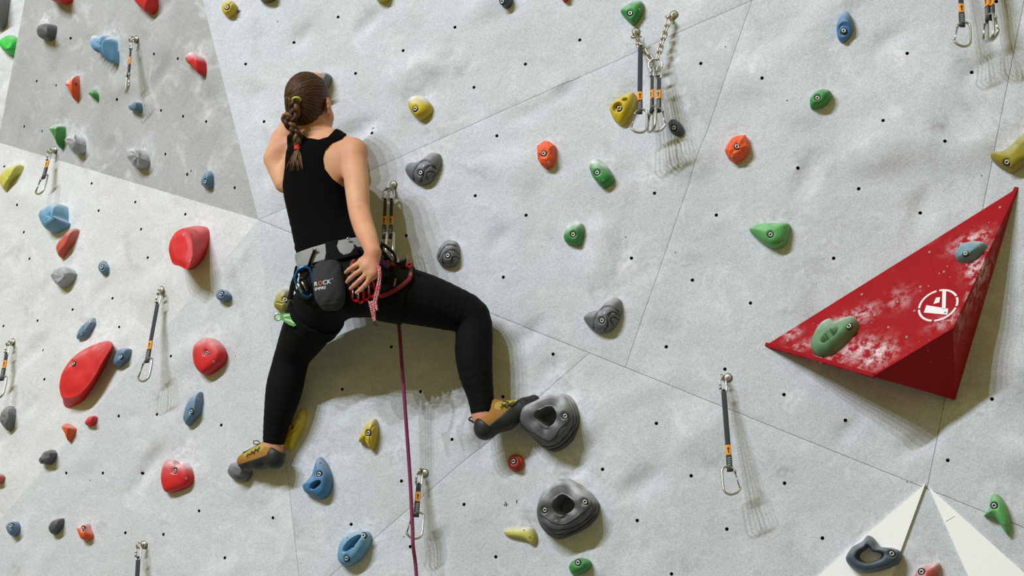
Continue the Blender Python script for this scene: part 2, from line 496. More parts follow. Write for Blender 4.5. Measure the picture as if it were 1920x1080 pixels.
hold('golden yellow round hold with a pale top right of the climber head', 'yellow', PM, [(768,191),(776,183),(788,181),(800,185),(811,199),(811,212),(801,223),(788,226),(775,215),(769,203)], (782,201), .055, bolts=[(779,204)], chalk=.95)
hold('orange faceted hold nearer the climber', 'orange', PM, [(1009,289),(1013,273),(1025,267),(1040,270),(1045,282),(1043,300),(1036,315),(1028,320),(1018,314),(1012,303)], (1022,290), .05, flat=1, bolts=[(1020,288)], screws=[(1028,305)], chalk=.05)
hold('green and white oval hold right of the orange faceted hold', 'green', PM, [(1107,315),(1111,302),(1125,301),(1140,313),(1151,332),(1150,343),(1135,354),(1125,348),(1113,333)], (1122,324), .05, bolts=[(1120,324)], screws=[(1131,338)], chalk=1.0)
hold('orange faceted hold farther from the climber below the chain shadow', 'orange', PM, [(1361,288),(1370,268),(1385,256),(1400,257),(1408,272),(1404,287),(1395,300),(1378,307),(1366,299)], (1382,278), .055, flat=1, bolts=[(1382,275)], screws=[(1373,293)], chalk=.05)
hold('green and white hold with a side screw below the oval one', 'green', PM, [(1059,445),(1065,428),(1080,417),(1093,420),(1096,435),(1092,455),(1088,463),(1072,460),(1062,455)], (1075,438), .045, bolts=[(1075,440)], screws=[(1088,428)], chalk=1.0)
hold('green shell shaped hold with a lower lip left of the red volume', 'paleg', PM, [(1406,430),(1425,422),(1455,420),(1480,421),(1481,436),(1476,455),(1465,465),(1450,467),(1430,457),(1412,441)], (1445,437), .06, bolts=[(1445,440)], grooves=[[(1420,446),(1440,456),(1462,452),(1478,440)]], chalk=.25, screws=[(1464,456)])
hold('mustard yellow hold cut by the right edge above the red volume', 'olive', PM, [(1857,290),(1880,286),(1900,270),(1920,252),(1942,244),(1946,290),(1916,315),(1900,325),(1885,320),(1865,306)], (1896,296), .06, bolts=[(1888,304)], chalk=.2)
hold('grey hold with spiral grooves just right of the climber arm', 'grey', PM, [(762,321),(767,309),(785,306),(800,298),(812,289),(826,290),(829,305),(822,325),(810,342),(795,348),(780,343),(768,333)], (793,318), .05, bolts=[(789,324)], screws=[(794,311)], grooves=[[(776,342),(776,322),(790,303),(806,304),(816,316)],[(786,345),(793,332),(797,318),(808,312),(819,318)],[(800,335),(802,325),(810,322),(816,326),(810,334)]], chalk=.2)
hold('grey hold with spiral grooves level with the harness', 'grey', PM, [(821,481),(828,463),(842,451),(858,455),(862,470),(861,490),(850,500),(835,500),(824,493)], (840,476), .05, bolts=[(840,479)], screws=[(838,463)], grooves=[[(822,483),(830,468),(842,459),(856,462)],[(832,498),(830,484),(838,472),(852,470),(861,478)],[(846,495),(848,484),(855,481),(861,486)]], chalk=.2)
hold('grey hold with spiral grooves beside the diagonal seam', 'grey', PM, [(1096,599),(1105,588),(1125,582),(1138,568),(1155,559),(1166,565),(1167,585),(1160,605),(1145,622),(1125,625),(1108,616)], (1132,596), .055, bolts=[(1129,601)], screws=[(1133,587)], grooves=[[(1113,617),(1115,600),(1126,581),(1143,575),(1163,586)],[(1132,622),(1140,608),(1140,594),(1150,586),(1163,592)],[(1150,610),(1145,600),(1152,595),(1161,600)]], chalk=.3)
hold('dark grey ring shaped jug under the climber right foot', 'black', PM, [(979,790),(988,766),(1014,752),(1040,740),(1065,740),(1080,755),(1089,780),(1088,802),(1076,826),(1056,842),(1036,847),(1015,835),(995,815),(982,802)], (1030,784), .10, e=3.2, ring=(1030,782,.37), bolts=[(1060,780)], terr=4, chalk=.55, lines=[[(984,803),(1000,812),(1015,822),(1030,827),(1042,818),(1050,803),(1063,793),(1072,782)],[(986,809),(1005,830),(1025,838),(1045,832),(1062,815),(1078,796),(1081,782)],[(1000,830),(1020,842),(1045,840),(1068,822),(1084,798)]])
hold('dark grey ring shaped jug standing free at the bottom', 'black', PM, [(1010,960),(1020,926),(1040,903),(1062,896),(1085,905),(1110,925),(1124,945),(1122,966),(1105,986),(1080,1000),(1050,1011),(1030,1003),(1015,986)], (1061,950), .10, e=3.2, ring=(1062,948,.36), bolts=[(1022,956),(1097,941)], screws=[(1043,977)], terr=4, chalk=.55, lines=[[(1011,965),(1025,973),(1040,982),(1060,983),(1080,972),(1095,960),(1107,950),(1108,938)],[(1016,979),(1035,992),(1060,993),(1085,983),(1108,967),(1116,950)],[(1024,990),(1045,1002),(1070,999),(1100,982),(1119,962)]])
hold('small round rust red hold with ring steps between the jugs', 'rust', PM, [(953,866),(958,856),(968,852),(979,856),(984,867),(980,879),(970,885),(958,879)], (965,866), .04, bolts=[(963,865)], steps=1, chalk=.05)
hold('pale yellow boomerang hold beside the free ring jug', 'paley', PM, [(945,996),(960,990),(985,988),(1000,990),(1007,1003),(1006,1015),(1000,1021),(985,1012),(965,1008),(950,1004)], (984,999), .03, screws=[(982,994),(993,1007)], chalk=.5, wgrime=.9)
hold('green bean hold at the bottom centre', 'green', PM, [(1068,1063),(1075,1052),(1090,1046),(1105,1050),(1110,1058),(1103,1070),(1088,1077),(1073,1076)], (1086,1058), .05, bolts=[(1084,1055)], chalk=.1)
hold('blue ring jug with a nose at the bottom right', 'darkblue', PM, [(1587,1046),(1598,1027),(1618,1015),(1628,1004),(1640,1010),(1652,1025),(1675,1028),(1690,1035),(1691,1048),(1680,1060),(1655,1070),(1625,1075),(1605,1069),(1592,1059)], (1630,1041), .07, e=3.0, ring=(1628,1041,.52), bolts=[(1672,1038)], chalk=.2, col2='blue')
hold('red hold cut by the bottom edge between the white triangles', 'pink', PM, [(1714,1082),(1725,1065),(1745,1058),(1760,1055),(1763,1066),(1755,1086),(1740,1100),(1715,1100)], (1734,1076), .05, bolts=[(1728,1072)], chalk=.5)
hold('green hooked hold at the lower right', 'paleg', PM, [(1845,967),(1855,953),(1857,936),(1863,926),(1875,930),(1885,945),(1893,970),(1894,990),(1890,1004),(1876,985),(1865,971),(1850,968)], (1868,952), .05, bolts=[(1864,948)], screws=[(1882,982)], chalk=.2)
hold('green jug with a finger slot on the red volume', 'jade', PV, [(1525,652),(1533,632),(1548,613),(1563,606),(1576,613),(1595,604),(1608,602),(1611,612),(1600,630),(1580,651),(1560,666),(1540,670),(1527,664)], (1556,628), .055, e=3.2, bolts=[(1592,612)], pockets=[(1556,630,17,8,-28,.95)], chalk=.6)
hold('blue grey pointed hold on the red volume', 'teal', PV, [(1793,482),(1804,464),(1825,458),(1851,460),(1846,472),(1830,486),(1815,493),(1797,492)], (1815,474), .04, bolts=[(1811,476)], screws=[(1836,461)], chalk=.5, wchalk=0)
# --- left facets
hold('yellow curved hold at the left edge', 'paley', PL1, [(6,336),(17,321),(32,313),(45,311),(41,325),(29,340),(16,360),(8,350)], (20,330), .05, screws=[(16,331)], chalk=.3)
hold('light blue shell hold with a flat pale side', 'lightblue', PL1, [(86,411),(92,398),(108,388),(126,387),(129,400),(129,414),(133,422),(122,432),(105,438),(95,431)], (99,406), .09, e=2.6, pockets=[(97,406,3,5,0,.3)], grooves=[[(90,415),(102,410),(115,420),(130,424)]], chalk=.5)
hold('slim dull red sliver hold below the light blue shell', 'pink', PL1, [(112,470),(118,455),(135,437),(146,429),(149,435),(140,455),(128,472),(118,485)], (122,456), .05, chalk=.4)
hold('grey angular block hold with a pale face on the left facet', 'palegrey', PL1, [(104,520),(115,508),(134,502),(144,515),(136,530),(124,542),(113,536)], (118,519), .06, flat=1, chalk=.3, e=3)
hold('tiny blue grey hold with one bolt near the big red cylinder', 'slate', PL1, [(188,502),(193,491),(199,490),(205,502),(203,512),(196,516),(190,510)], (194,501), .035, bolts=[(192,501)], chalk=.3)
hold('big red hold with a flat front and a round side', 'red', PL1, [(345,432),(362,424),(385,424),(393,433),(391,460),(380,486),(366,500),(352,505),(338,480)], (338,466), .13, top=[(317,470),(320,452),(330,436),(344,428),(355,438),(361,455),(361,478),(356,497),(350,505),(337,499),(324,494)], screws=[(345,441),(357,489)], chalk=.15)
hold('small blue grey bolt-on hold right of the long left quickdraw', 'slate', PL2, [(410,554),(416,543),(428,546),(435,556),(430,564),(420,567),(412,562)], (419,552), .045, bolts=[(416,551)], chalk=.2)
hold('blue angular sliver hold above the largest red hold', 'slate', PL1, [(148,637),(152,622),(165,605),(178,596),(181,602),(173,620),(165,632),(152,639)], (160,617), .035, screws=[(169,604),(160,616),(153,627)], chalk=.4, flat=1)
hold('largest red oval slab hold on the left', 'red', PL1, [(118,722),(122,700),(137,676),(158,658),(180,645),(202,638),(211,645),(208,661),(195,690),(175,725),(155,752),(130,765),(119,759)], (150,695), .07, top=[(111,724),(117,698),(134,672),(158,655),(184,643),(204,639),(208,650),(191,680),(173,712),(151,738),(131,746),(115,743)], bolts=[(139,682)], screws=[(187,655)], chalk=.35)
hold('small blue oval hold between the red slab and the long quickdraw', 'slate', PL1, [(218,676),(225,661),(240,654),(248,656),(245,670),(235,683),(225,690),(219,686)], (230,669), .045, bolts=[(228,669)], chalk=.2)
hold('red rounded triangular hold right of the long left quickdraw', 'red', PL2, [(370,661),(375,646),(390,636),(408,636),(422,648),(428,665),(422,682),(405,697),(390,704),(378,695),(372,681)], (396,667), .05, e=3.4, bolts=[(389,662)], screws=[(401,678)], chalk=.35)
hold('blue almond hold below the red rounded triangle', 'slate', PL2, [(348,786),(352,765),(360,748),(371,737),(379,735),(380,755),(378,775),(368,787),(355,799)], (362,768), .05, bolts=[(359,772)], screws=[(371,748)], chalk=.3)
hold('grey pointed stone hold at the left edge', 'grey', PL1, [(5,787),(15,768),(26,761),(31,772),(27,790),(22,811),(12,799)], (15,783), .055, flat=1, chalk=.2)
hold('orange pointed hold below the red slab', 'orange', PL2, [(119,800),(128,794),(143,803),(142,812),(133,829),(126,815)], (128,803), .04, e=1.8, screws=[(130,803)], chalk=.3)
hold('tiny red pebble hold below the red slab', 'red', PL1, [(163,793),(170,783),(180,780),(181,786),(175,797),(166,799)], (171,790), .03, chalk=.2)
hold('dark grey block hold with a chalky edge at the lower left', 'darkgrey', PL2, [(81,863),(91,848),(103,844),(108,852),(102,867),(94,872),(84,869)], (93,857), .05, flat=1, e=3, chalk=.2, wchalk=.6)
hold('red heart shaped hold with chalk above it', 'red', PL2, [(309,890),(313,870),(322,861),(333,864),(341,872),(352,868),(362,878),(366,895),(360,910),(345,918),(325,924),(315,922),(310,908)], (334,890), .045, e=3.4, bolts=[(329,883)], screws=[(349,897)], chalk=.6, wchalk=.9)
hold('scrap of a red hold cut by the left edge', 'pink', PL2, [(-9,888),(3,890),(5,898),(1,905),(-9,906)], (-3,897), .03)
hold('small blue knob hold at the lower left edge', 'slate', PL2, [(18,988),(25,979),(35,979),(39,988),(37,998),(30,1006),(22,999)], (25,987), .05, bolts=[(22,986)], chalk=.1)
hold('dark grey pebble hold beside the small blue knob', 'darkgrey', PL2, [(98,988),(105,977),(121,972),(120,986),(112,998),(104,1002),(99,996)], (106,986), .045, chalk=.1)
hold('small orange hold with chalk at the lower left', 'orange', PL2, [(150,990),(158,984),(168,981),(172,992),(176,1005),(168,1014),(158,1010)], (159,994), .045, bolts=[(156,991)], chalk=.7, wchalk=.8)
hold('grey round stepped hold under the climber left foot', 'grey', PL2, [(434,883),(440,870),(455,868),(472,876),(477,890),(468,903),(452,902),(439,894)], (452,881), .07, steps=1, chalk=.2)
hold('long yellow hold behind the climber left calf', 'yellow', PM, [(533,836),(538,811),(550,786),(570,768),(577,776),(572,800),(560,825),(548,845),(540,841)], (552,803), .05, e=2.0, pockets=[(547,801,4,5,0,.6)], grooves=[[(556,782),(566,790),(556,820)],[(541,815),(552,810),(560,795)]], chalk=.25)
hold('yellow double lobed hold left of the purple rope', 'yellow', PM, [(676,828),(684,808),(695,790),(707,786),(711,800),(707,830),(700,845),(692,835),(688,828),(682,831)], (693,808), .05, bolts=[(691,812)], grooves=[[(707,789),(698,805),(694,832)]], chalk=.35)
hold('blue crescent hold with a deep pocket', 'blue', PM, [(571,912),(578,905),(590,890),(597,866),(603,857),(614,869),(623,890),(624,910),(618,928),(605,936),(586,930),(575,923)], (600,900), .06, e=2.8, bolts=[(599,889)], screws=[(600,867)], pockets=[(592,909,11,5,-30,.85)], chalk=.25)
hold('blue oval jug with a slanted finger slot', 'lightblue', PM, [(638,1040),(642,1020),(652,1005),(670,997),(690,996),(697,1005),(694,1025),(682,1045),(665,1058),(650,1062),(640,1053)], (664,1026), .065, e=3, bolts=[(682,1004),(650,1047)], screws=[(651,1008)], pockets=[(660,1019,19,6,-42,.9)], chalk=.3, col2='blue')
hold('yellow hold with a chalky roof beside the climber left hip', 'olive', PM, [(520,578),(524,556),(535,543),(546,548),(549,580),(545,592),(535,590)], (531,566), .06, bolts=[(535,562)], grooves=[[(521,568),(534,570),(547,560)]], chalk=.5)
hold('grey hold held by the climber left hand', 'grey', PM, [(586,152),(596,144),(612,140),(621,142),(623,148),(620,159),(614,172),(604,166),(594,160)], (607,149), .06, e=2.6, screws=[(605,149)], chalk=.35, wchalk=.5)

# ------------------------------------------------------------------ bolt hole positions seen on the panels
TN = {
 'U': [(134,72),(171,79),(292,102),(334,110),(69,152),(106,160),(221,187),(301,207),(343,218),(387,228),(45,237),(80,246),(351,327),(310,289),(440,352)],
 'L1': [(8,312),(34,385),(44,435),(172,344),(185,395),(254,379),(265,430),(348,402),(277,483),(55,485),(6,611),(210,559),(135,580),(70,601),(223,613),(75,655),(83,711)],
 'L2': [(451,428),(377,512),(306,592),(322,668),(167,753),(91,766),(222,780),(294,777),(414,797),(31,841),(125,887),(193,887),(263,887),(38,907),(234,999),(306,1002),(374,958),(423,1046),(513,971)],
 'M': [(462,121),(371,6),(634,32),(549,78),(853,51),(756,95),(667,138),(889,164),(495,228),(697,249),(932,255),(891,367),(762,442),(944,520),(733,650),(642,730),(788,734),(943,744),
       (848,824),(753,902),(871,946),(658,983),(769,1025),(566,1060),(930,1044),(1087,75),(985,120),(1314,119),(1430,149),(987,404),(1227,362),(1343,403),(1184,484),(1298,525),(1407,568),
       (1249,650),(1037,664),(1359,692),(1231,794),(1130,880),(1296,892),(1195,976),(1363,992),(1259,1076),(1701,100),(1822,135),(1656,227),(1772,267),(1868,3),(1496,315),(1610,354),(1725,397),
       (1563,484),(1470,740),(1585,788),(1860,749),(1777,863),(1471,906),(1542,1009)],
 'F': []}

# ------------------------------------------------------------------ wall panels
def s1(x): return 412 - 0.4454 * (x - 485)
def s3(x): return 412 + 0.4023 * (x - 485)
XB = (566, 1126)
PANELS = {
 'M': (PM, M_WALL, 'wall_center', [
    [(485,412),(280,-390),(2285,-390)],
    [(485,412),(1410,s1(1410)),(1172,s3(1172))],
    [(1410,s1(1410)),(1970,s1(1970)),(1738,s3(1738)),(1172,s3(1172))],
    [(1970,s1(1970)),(2285,s1(2285)),(2700,-390),(2700,s3(2700)),(1738,s3(1738))],
    [(485,412),(1105,s3(1105)),XB],
    [XB,(1105,s3(1105)),(2700,s3(2700)),(2700,3000),(776,3000)]]),
 'L2': (PL2, M_WALLM, 'wall_left_lower', [[(485,412),(776,3000),(-500,3000),(-500,1556)]]),
 'L1': (PL1, M_WALLL, 'wall_left', [[(485,412),(-500,1556),(-500,119.5)]]),
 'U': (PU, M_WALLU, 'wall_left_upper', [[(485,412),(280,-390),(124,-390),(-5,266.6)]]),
 'F': (PF, M_WALLL, 'wall_far_left', [[(-500,-390),(260,-390),(170,420),(-500,420)]]),
}
STAIN = []   # (plane, u, v, ru, rv, chalk, grime)
for (lb, c, pl, out, ap, H, k) in HS:
    if pl is PV: continue
    cx = sum(p[0] for p in out) / len(out); cy = sum(p[1] for p in out) / len(out)
    w = max(p[0] for p in out) - min(p[0] for p in out); hh = max(p[1] for p in out) - min(p[1] for p in out)
    u, v = pl.uvpx(cx + k.get('wdx', w * 0.18), cy - hh * 0.42 + k.get('wdy', 0))
    s = (w + hh) / 2 / 500.0
    wc = k.get('wchalk', 0.5)
    STAIN.append((pl, u, v, s * 0.75, s * 0.55, wc, 0.0))
    u, v = pl.uvpx(cx + w * 0.1, cy - hh * 0.75)
    STAIN.append((pl, u, v, s * 0.5, s * 0.42, 0.0, k.get('wgrime', 0.28)))
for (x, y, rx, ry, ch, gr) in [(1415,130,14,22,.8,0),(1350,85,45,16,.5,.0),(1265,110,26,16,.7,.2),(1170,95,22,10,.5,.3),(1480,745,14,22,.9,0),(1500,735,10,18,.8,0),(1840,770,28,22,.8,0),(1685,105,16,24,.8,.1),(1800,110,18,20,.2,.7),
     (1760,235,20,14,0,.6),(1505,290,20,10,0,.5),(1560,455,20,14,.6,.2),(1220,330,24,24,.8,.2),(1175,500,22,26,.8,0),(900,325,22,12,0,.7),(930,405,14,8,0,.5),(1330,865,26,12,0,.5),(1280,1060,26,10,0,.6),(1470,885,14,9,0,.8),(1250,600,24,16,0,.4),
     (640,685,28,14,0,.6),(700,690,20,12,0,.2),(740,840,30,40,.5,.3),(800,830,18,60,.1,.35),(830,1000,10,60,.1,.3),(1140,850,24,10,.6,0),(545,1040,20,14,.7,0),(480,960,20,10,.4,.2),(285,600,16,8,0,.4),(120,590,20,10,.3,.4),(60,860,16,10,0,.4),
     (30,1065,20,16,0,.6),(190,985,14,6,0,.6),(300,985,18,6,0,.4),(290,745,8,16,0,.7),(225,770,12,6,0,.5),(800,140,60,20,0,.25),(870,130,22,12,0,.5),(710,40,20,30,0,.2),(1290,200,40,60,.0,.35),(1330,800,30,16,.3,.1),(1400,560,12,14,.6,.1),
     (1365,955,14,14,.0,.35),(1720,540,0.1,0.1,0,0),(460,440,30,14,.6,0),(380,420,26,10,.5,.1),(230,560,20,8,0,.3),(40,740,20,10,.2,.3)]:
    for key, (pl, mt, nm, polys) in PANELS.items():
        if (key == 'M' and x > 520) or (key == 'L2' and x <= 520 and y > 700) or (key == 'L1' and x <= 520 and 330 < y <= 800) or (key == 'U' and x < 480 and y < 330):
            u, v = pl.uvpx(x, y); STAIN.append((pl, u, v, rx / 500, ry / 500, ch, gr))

def inside(poly, u, v):
    sgn = 0
    for i in range(len(poly)):
        a = poly[i]; b = poly[(i + 1) % len(poly)]
        c = (b[0] - a[0]) * (v - a[1]) - (b[1] - a[1]) * (u - a[0])
        if sgn == 0: sgn = 1 if c > 0 else -1
        elif c * sgn < 0: return False
    return True

def panel(pl, poly_px, mat, parent, holes, cell=0.024, gap=0.0007, name='panel', thick=0.02, stains=STAIN, mats=None, hole_r=0.0062):
    poly = [pl.uvpx(*p) for p in poly_px]
    area = sum(poly[i][0] * poly[(i + 1) % len(poly)][1] - poly[(i + 1) % len(poly)][0] * poly[i][1] for i in range(len(poly)))
    if area < 0: poly = poly[::-1]
    u0 = min(p[0] for p in poly); u1 = max(p[0] for p in poly); v0 = min(p[1] for p in poly); v1 = max(p[1] for p in poly)
    nu = max(1, int((u1 - u0) / cell)); nv = max(1, int((v1 - v0) / cell))
    bm = bmesh.new()
    gv = [[None] * (nv + 1) for _ in range(nu + 1)]
    # only cells whose neighbourhood touches the polygon
    def near(u, v):
        for i in range(len(poly)):
            a = poly[i]; b = poly[(i + 1) % len(poly)]
            L = math.hypot(b[0] - a[0], b[1] - a[1])
            if ((b[0] - a[0]) * (v - a[1]) - (b[1] - a[1]) * (u - a[0])) / L < -2.0 * cell: return False
        return True
    du = (u1 - u0) / nu; dv = (v1 - v0) / nv
    def vert(i, j):
        if gv[i][j] is None: gv[i][j] = bm.verts.new((u0 + i * du, v0 + j * dv, 0))
        return gv[i][j]
    for i in range(nu):
        for j in range(nv):
            if near(u0 + (i + .5) * du, v0 + (j + .5) * dv):
                bm.faces.new((vert(i, j), vert(i + 1, j), vert(i + 1, j + 1), vert(i, j + 1)))
    def on_crease(p):
        for (a, b) in pl.creases:
            L = math.hypot(b[0] - a[0], b[1] - a[1])
            if abs((b[0] - a[0]) * (p[1] - a[1]) - (b[1] - a[1]) * (p[0] - a[0])) / L < 0.004: return True
        return False
    for i in range(len(poly)):
        a = Vector((poly[i][0], poly[i][1], 0)); b = Vector((poly[(i + 1) % len(poly)][0], poly[(i + 1) % len(poly)][1], 0))
        nrm = Vector(((b - a).y, -(b - a).x, 0)).normalized()
        bmesh.ops.bisect_plane(bm, geom=bm.verts[:] + bm.edges[:] + bm.faces[:], dist=1e-6, plane_co=a - nrm * (0.0 if on_crease((a + b) / 2) else gap), plane_no=nrm, clear_outer=True)
    fl = list(bm.faces)
    cen = np.array([tuple(f.calc_center_median())[:2] for f in fl])
    hv = set()
    for (hx, hy) in holes:
        u, v = pl.uvpx(hx, hy)
        if not inside(poly, u, v): continue
        ids = np.where(np.hypot(cen[:, 0] - u, cen[:, 1] - v) < cell * 1.08)[0]
        fs = [fl[i] for i in ids if fl[i] is not None and fl[i].is_valid]
        if len(fs) < 2: continue
        cnt = {}
        for f in fs:
            for e in f.edges: cnt[e] = cnt.get(e, 0) + 1
        bd = [e for e, c in cnt.items() if c == 1]; it = [e for e, c in cnt.items() if c > 1]
        if any(e.is_boundary for e in bd): continue
        bmesh.ops.delete(bm, geom=fs, context='FACES_ONLY')
        bmesh.ops.delete(bm, geom=it, context='EDGES')
        for i in ids: fl[i] = None
        K = 12
        ring = [bm.verts.new((u + hole_r * math.cos(2 * math.pi * k / K), v + hole_r * math.sin(2 * math.pi * k / K), 0)) for k in range(K)]
        re = [bm.edges.new((ring[k], ring[(k + 1) % K])) for k in range(K)]
        bmesh.ops.triangle_fill(bm, use_beauty=True, use_dissolve=False, edges=[e for e in bd if e.is_valid] + re)
        low = [bm.verts.new((r.co.x, r.co.y, -0.016)) for r in ring]
        for k in range(K):
            f = bm.faces.new((ring[k], ring[(k + 1) % K], low[(k + 1) % K], low[k])); f.material_index = 1
        f = bm.faces.new(low); f.material_index = 1
        hv.update(low)
    be = [e for e in bm.edges if e.is_boundary]
    bvs = {v for e in be for v in e.verts}
    # heights
    top = [v for v in bm.verts if v not in hv]
    for v in bm.verts:
        base = pl.relief(v.co.x, v.co.y)
        v.co.z = v.co.z + base - (0.0012 if v in bvs and not on_crease(v.co) else 0.0)
    lowv = {}
    for v in bvs: lowv[v] = bm.verts.new((v.co.x, v.co.y, v.co.z - thick))
    for e in be:
        a, b = e.verts
        bm.faces.new((a, b, lowv[b], lowv[a]))
    bmesh.ops.recalc_face_normals(bm, faces=bm.faces)
    if sum(f.normal.z * f.calc_area() for f in bm.faces) < 0: bmesh.ops.reverse_faces(bm, faces=bm.faces)
    me = bpy.data.meshes.new(name)
    org = pl.at((u0 + u1) / 2, (v0 + v1) / 2) if parent is None else wloc[parent]
    co = np.array([tuple(v.co) for v in bm.verts])
    bm.to_mesh(me); bm.free()
    wc = np.array(pl.p)[None] + co[:, :1] * np.array(pl.eu) + co[:, 1:2] * np.array(pl.ev) + co[:, 2:] * np.array(pl.n) - np.array(org)
    me.vertices.foreach_set('co', wc.astype(np.float32).ravel())
    ch = np.zeros(len(co)); gr = np.zeros(len(co))
    for (p2, u, v, ru, rv, c, g) in stains:
        if p2 is not pl: continue
        q = np.exp(-(((co[:, 0] - u) / ru) ** 2 + ((co[:, 1] - v) / rv) ** 2))
        ch = np.maximum(ch, c * q); gr = np.maximum(gr, g * q)
    for nm, arr in (('chalk', ch), ('grime', gr)):
        a = me.attributes.new(nm, 'FLOAT', 'POINT'); a.data.foreach_set('value', arr.astype(np.float32))
    mat_slots(me, mats or [mat, M_HOLEDARK])
    me.polygons.foreach_set('use_smooth', np.ones(len(me.polygons), dtype=bool))
    me.update()
    if hasattr(me, 'set_sharp_from_angle'): me.set_sharp_from_angle(angle=math.radians(40))
    return link(bpy.data.objects.new(name, me), parent, org)

WALLS = {}
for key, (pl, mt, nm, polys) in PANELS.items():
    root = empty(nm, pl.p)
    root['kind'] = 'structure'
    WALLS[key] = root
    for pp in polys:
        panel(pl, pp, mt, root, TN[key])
    # added dark board that stops light leaking through the joints
    mb = MB()
    hull = polys[0] if len(polys) == 1 else [(485,412),(280,-390),(2700,-390),(2700,3000),(776,3000)]
    mb.prism([pl.at(*pl.uvpx(*p), -0.030) for p in hull], pl.n * -0.012)
    mb.build('gap_light_block', M_HOLEDARK, root, smooth=False)

# crash-mat floor far below the frame
mb = MB()
mb.prism([(-6, -9, 0), (6, -9, 0), (6, 3, 0), (-6, 3, 0)], (0, 0, -0.3))
fl = mb.build('floor', plain('matting_grey', (120, 122, 126), 0.9), origin=(0, -3, 0), smooth=False)
fl['kind'] = 'structure'

# white triangular boards at the lower right
for pts, lab in (([(1735,908),(1591,1300),(1279,1300)], 'left one of the two white triangular boards, under the blue ring jug'),
                 ([(1741,913),(2171,1300),(1913,1300)], 'right one of the two white triangular boards, its seam near the top')):
    mb = MB()
    P3 = [PM.at(*PM.uvpx(*p), 0.0) for p in pts]
    mb.prism([p - nM * 0.01 for p in P3], nM * 0.021)
    o = mb.build('triangular_board', M_WHITEP, None, P3[0], smooth=False)
    tag(o, lab, 'board', 'white triangular boards on the wall')
    if pts[1][0] > 1700:
        m2 = MB()
        a, b = W(1773, 978, .0112), W(1790, 968, .0112)
        m2.tube([a, b], .0008, 4); m2.build('board_seam', M_BOARD, o, smooth=False)

# marker-pen notes on the wall
def strokes(name, segs, pl, w=0.0016):
    mb = MB()
    for s in segs:
        pts = [pl.surf(*pl.uvpx(*p), 0.0012) for p in s]
        mb.tube(pts, w, 4, flat=(1, .3), up=pl.n)
    mb.build(name, M_INK, WALLS['M'], smooth=False)
strokes('marker_note', [[(445.5,19),(446,25)],[(447.5,19.5),(448,24)],[(448,21),(451,20)]], PM)
strokes('marker_note', [[(692,245),(696,242),(700,238)],[(693,239),(696,237)],[(696,241),(698,239)]], PM)
strokes('marker_note', [[(947,941),(951,946)],[(949,946),(949.5,949)],[(946,945),(946.5,948)]], PM)
strokes('marker_note', [[(968,937),(968.6,944)]], PM)
strokes('marker_note', [[(352,330),(353,324)],[(358,322),(360,319)]], PU)

# ------------------------------------------------------------------ build the holds
def ring_mesh(name, R, r, disc, inner, mats, depth=0.0015):
    mb = MB()
    pts = [(R * math.cos(t), R * math.sin(t), depth) for t in [2 * math.pi * i / 18 for i in range(18)]]
    mb.tube(pts, r, 6, closed=True, m=0, up=(0, 0, 1))
    mb.lathe((0, 0, -0.004), (0, 0, 1), [(disc, 0), (disc, 0.0042), (disc * .9, 0.0046)], 18, m=1)
    mb.lathe((0, 0, 0), (0, 0, 1), [(inner, 0), (inner, depth + .0008)], 6, m=1)
    o = mb.build(name, mats); me = o.data
    bpy.data.objects.remove(o); return me
ME_BOLT = ring_mesh('bolt', .0056, .0019, .0118, .003, [M_STEELW, M_HOLEDARK])
ME_SCREW = ring_mesh('screw', .0032, .0009, .0042, .0018, [M_STEELW, M_HOLEDARK], .0006)
# origin shift: MB.build moved verts relative to first vertex, so rebuild offsets
for me_, c in ((ME_BOLT, None), (ME_SCREW, None)):
    zs = np.zeros(len(me_.vertices) * 3, dtype=np.float32); me_.vertices.foreach_get('co', zs)
    zs = zs.reshape(-1, 3); n0 = 18 * 6
    cx = zs[:n0, :2].mean(0); zs[:, :2] -= cx
    zmin = zs[n0:, 2].min(); zs[:, 2] -= zmin + 0.004
    me_.vertices.foreach_set('co', zs.ravel()); me_.update()

def orient(loc, zdir, roll=0.0):
    z = Vector(zdir).normalized(); x = (CAM_R - z * CAM_R.dot(z)).normalized(); y = z.cross(x)
    m = Matrix((x, y, z)).transposed().to_4x4(); m.translation = loc
    return m @ Matrix.Rotation(roll, 4, 'Z')

def sstep(a, b, x):
    t = min(1, max(0, (x - a) / (b - a))); return t * t * (3 - 2 * t)

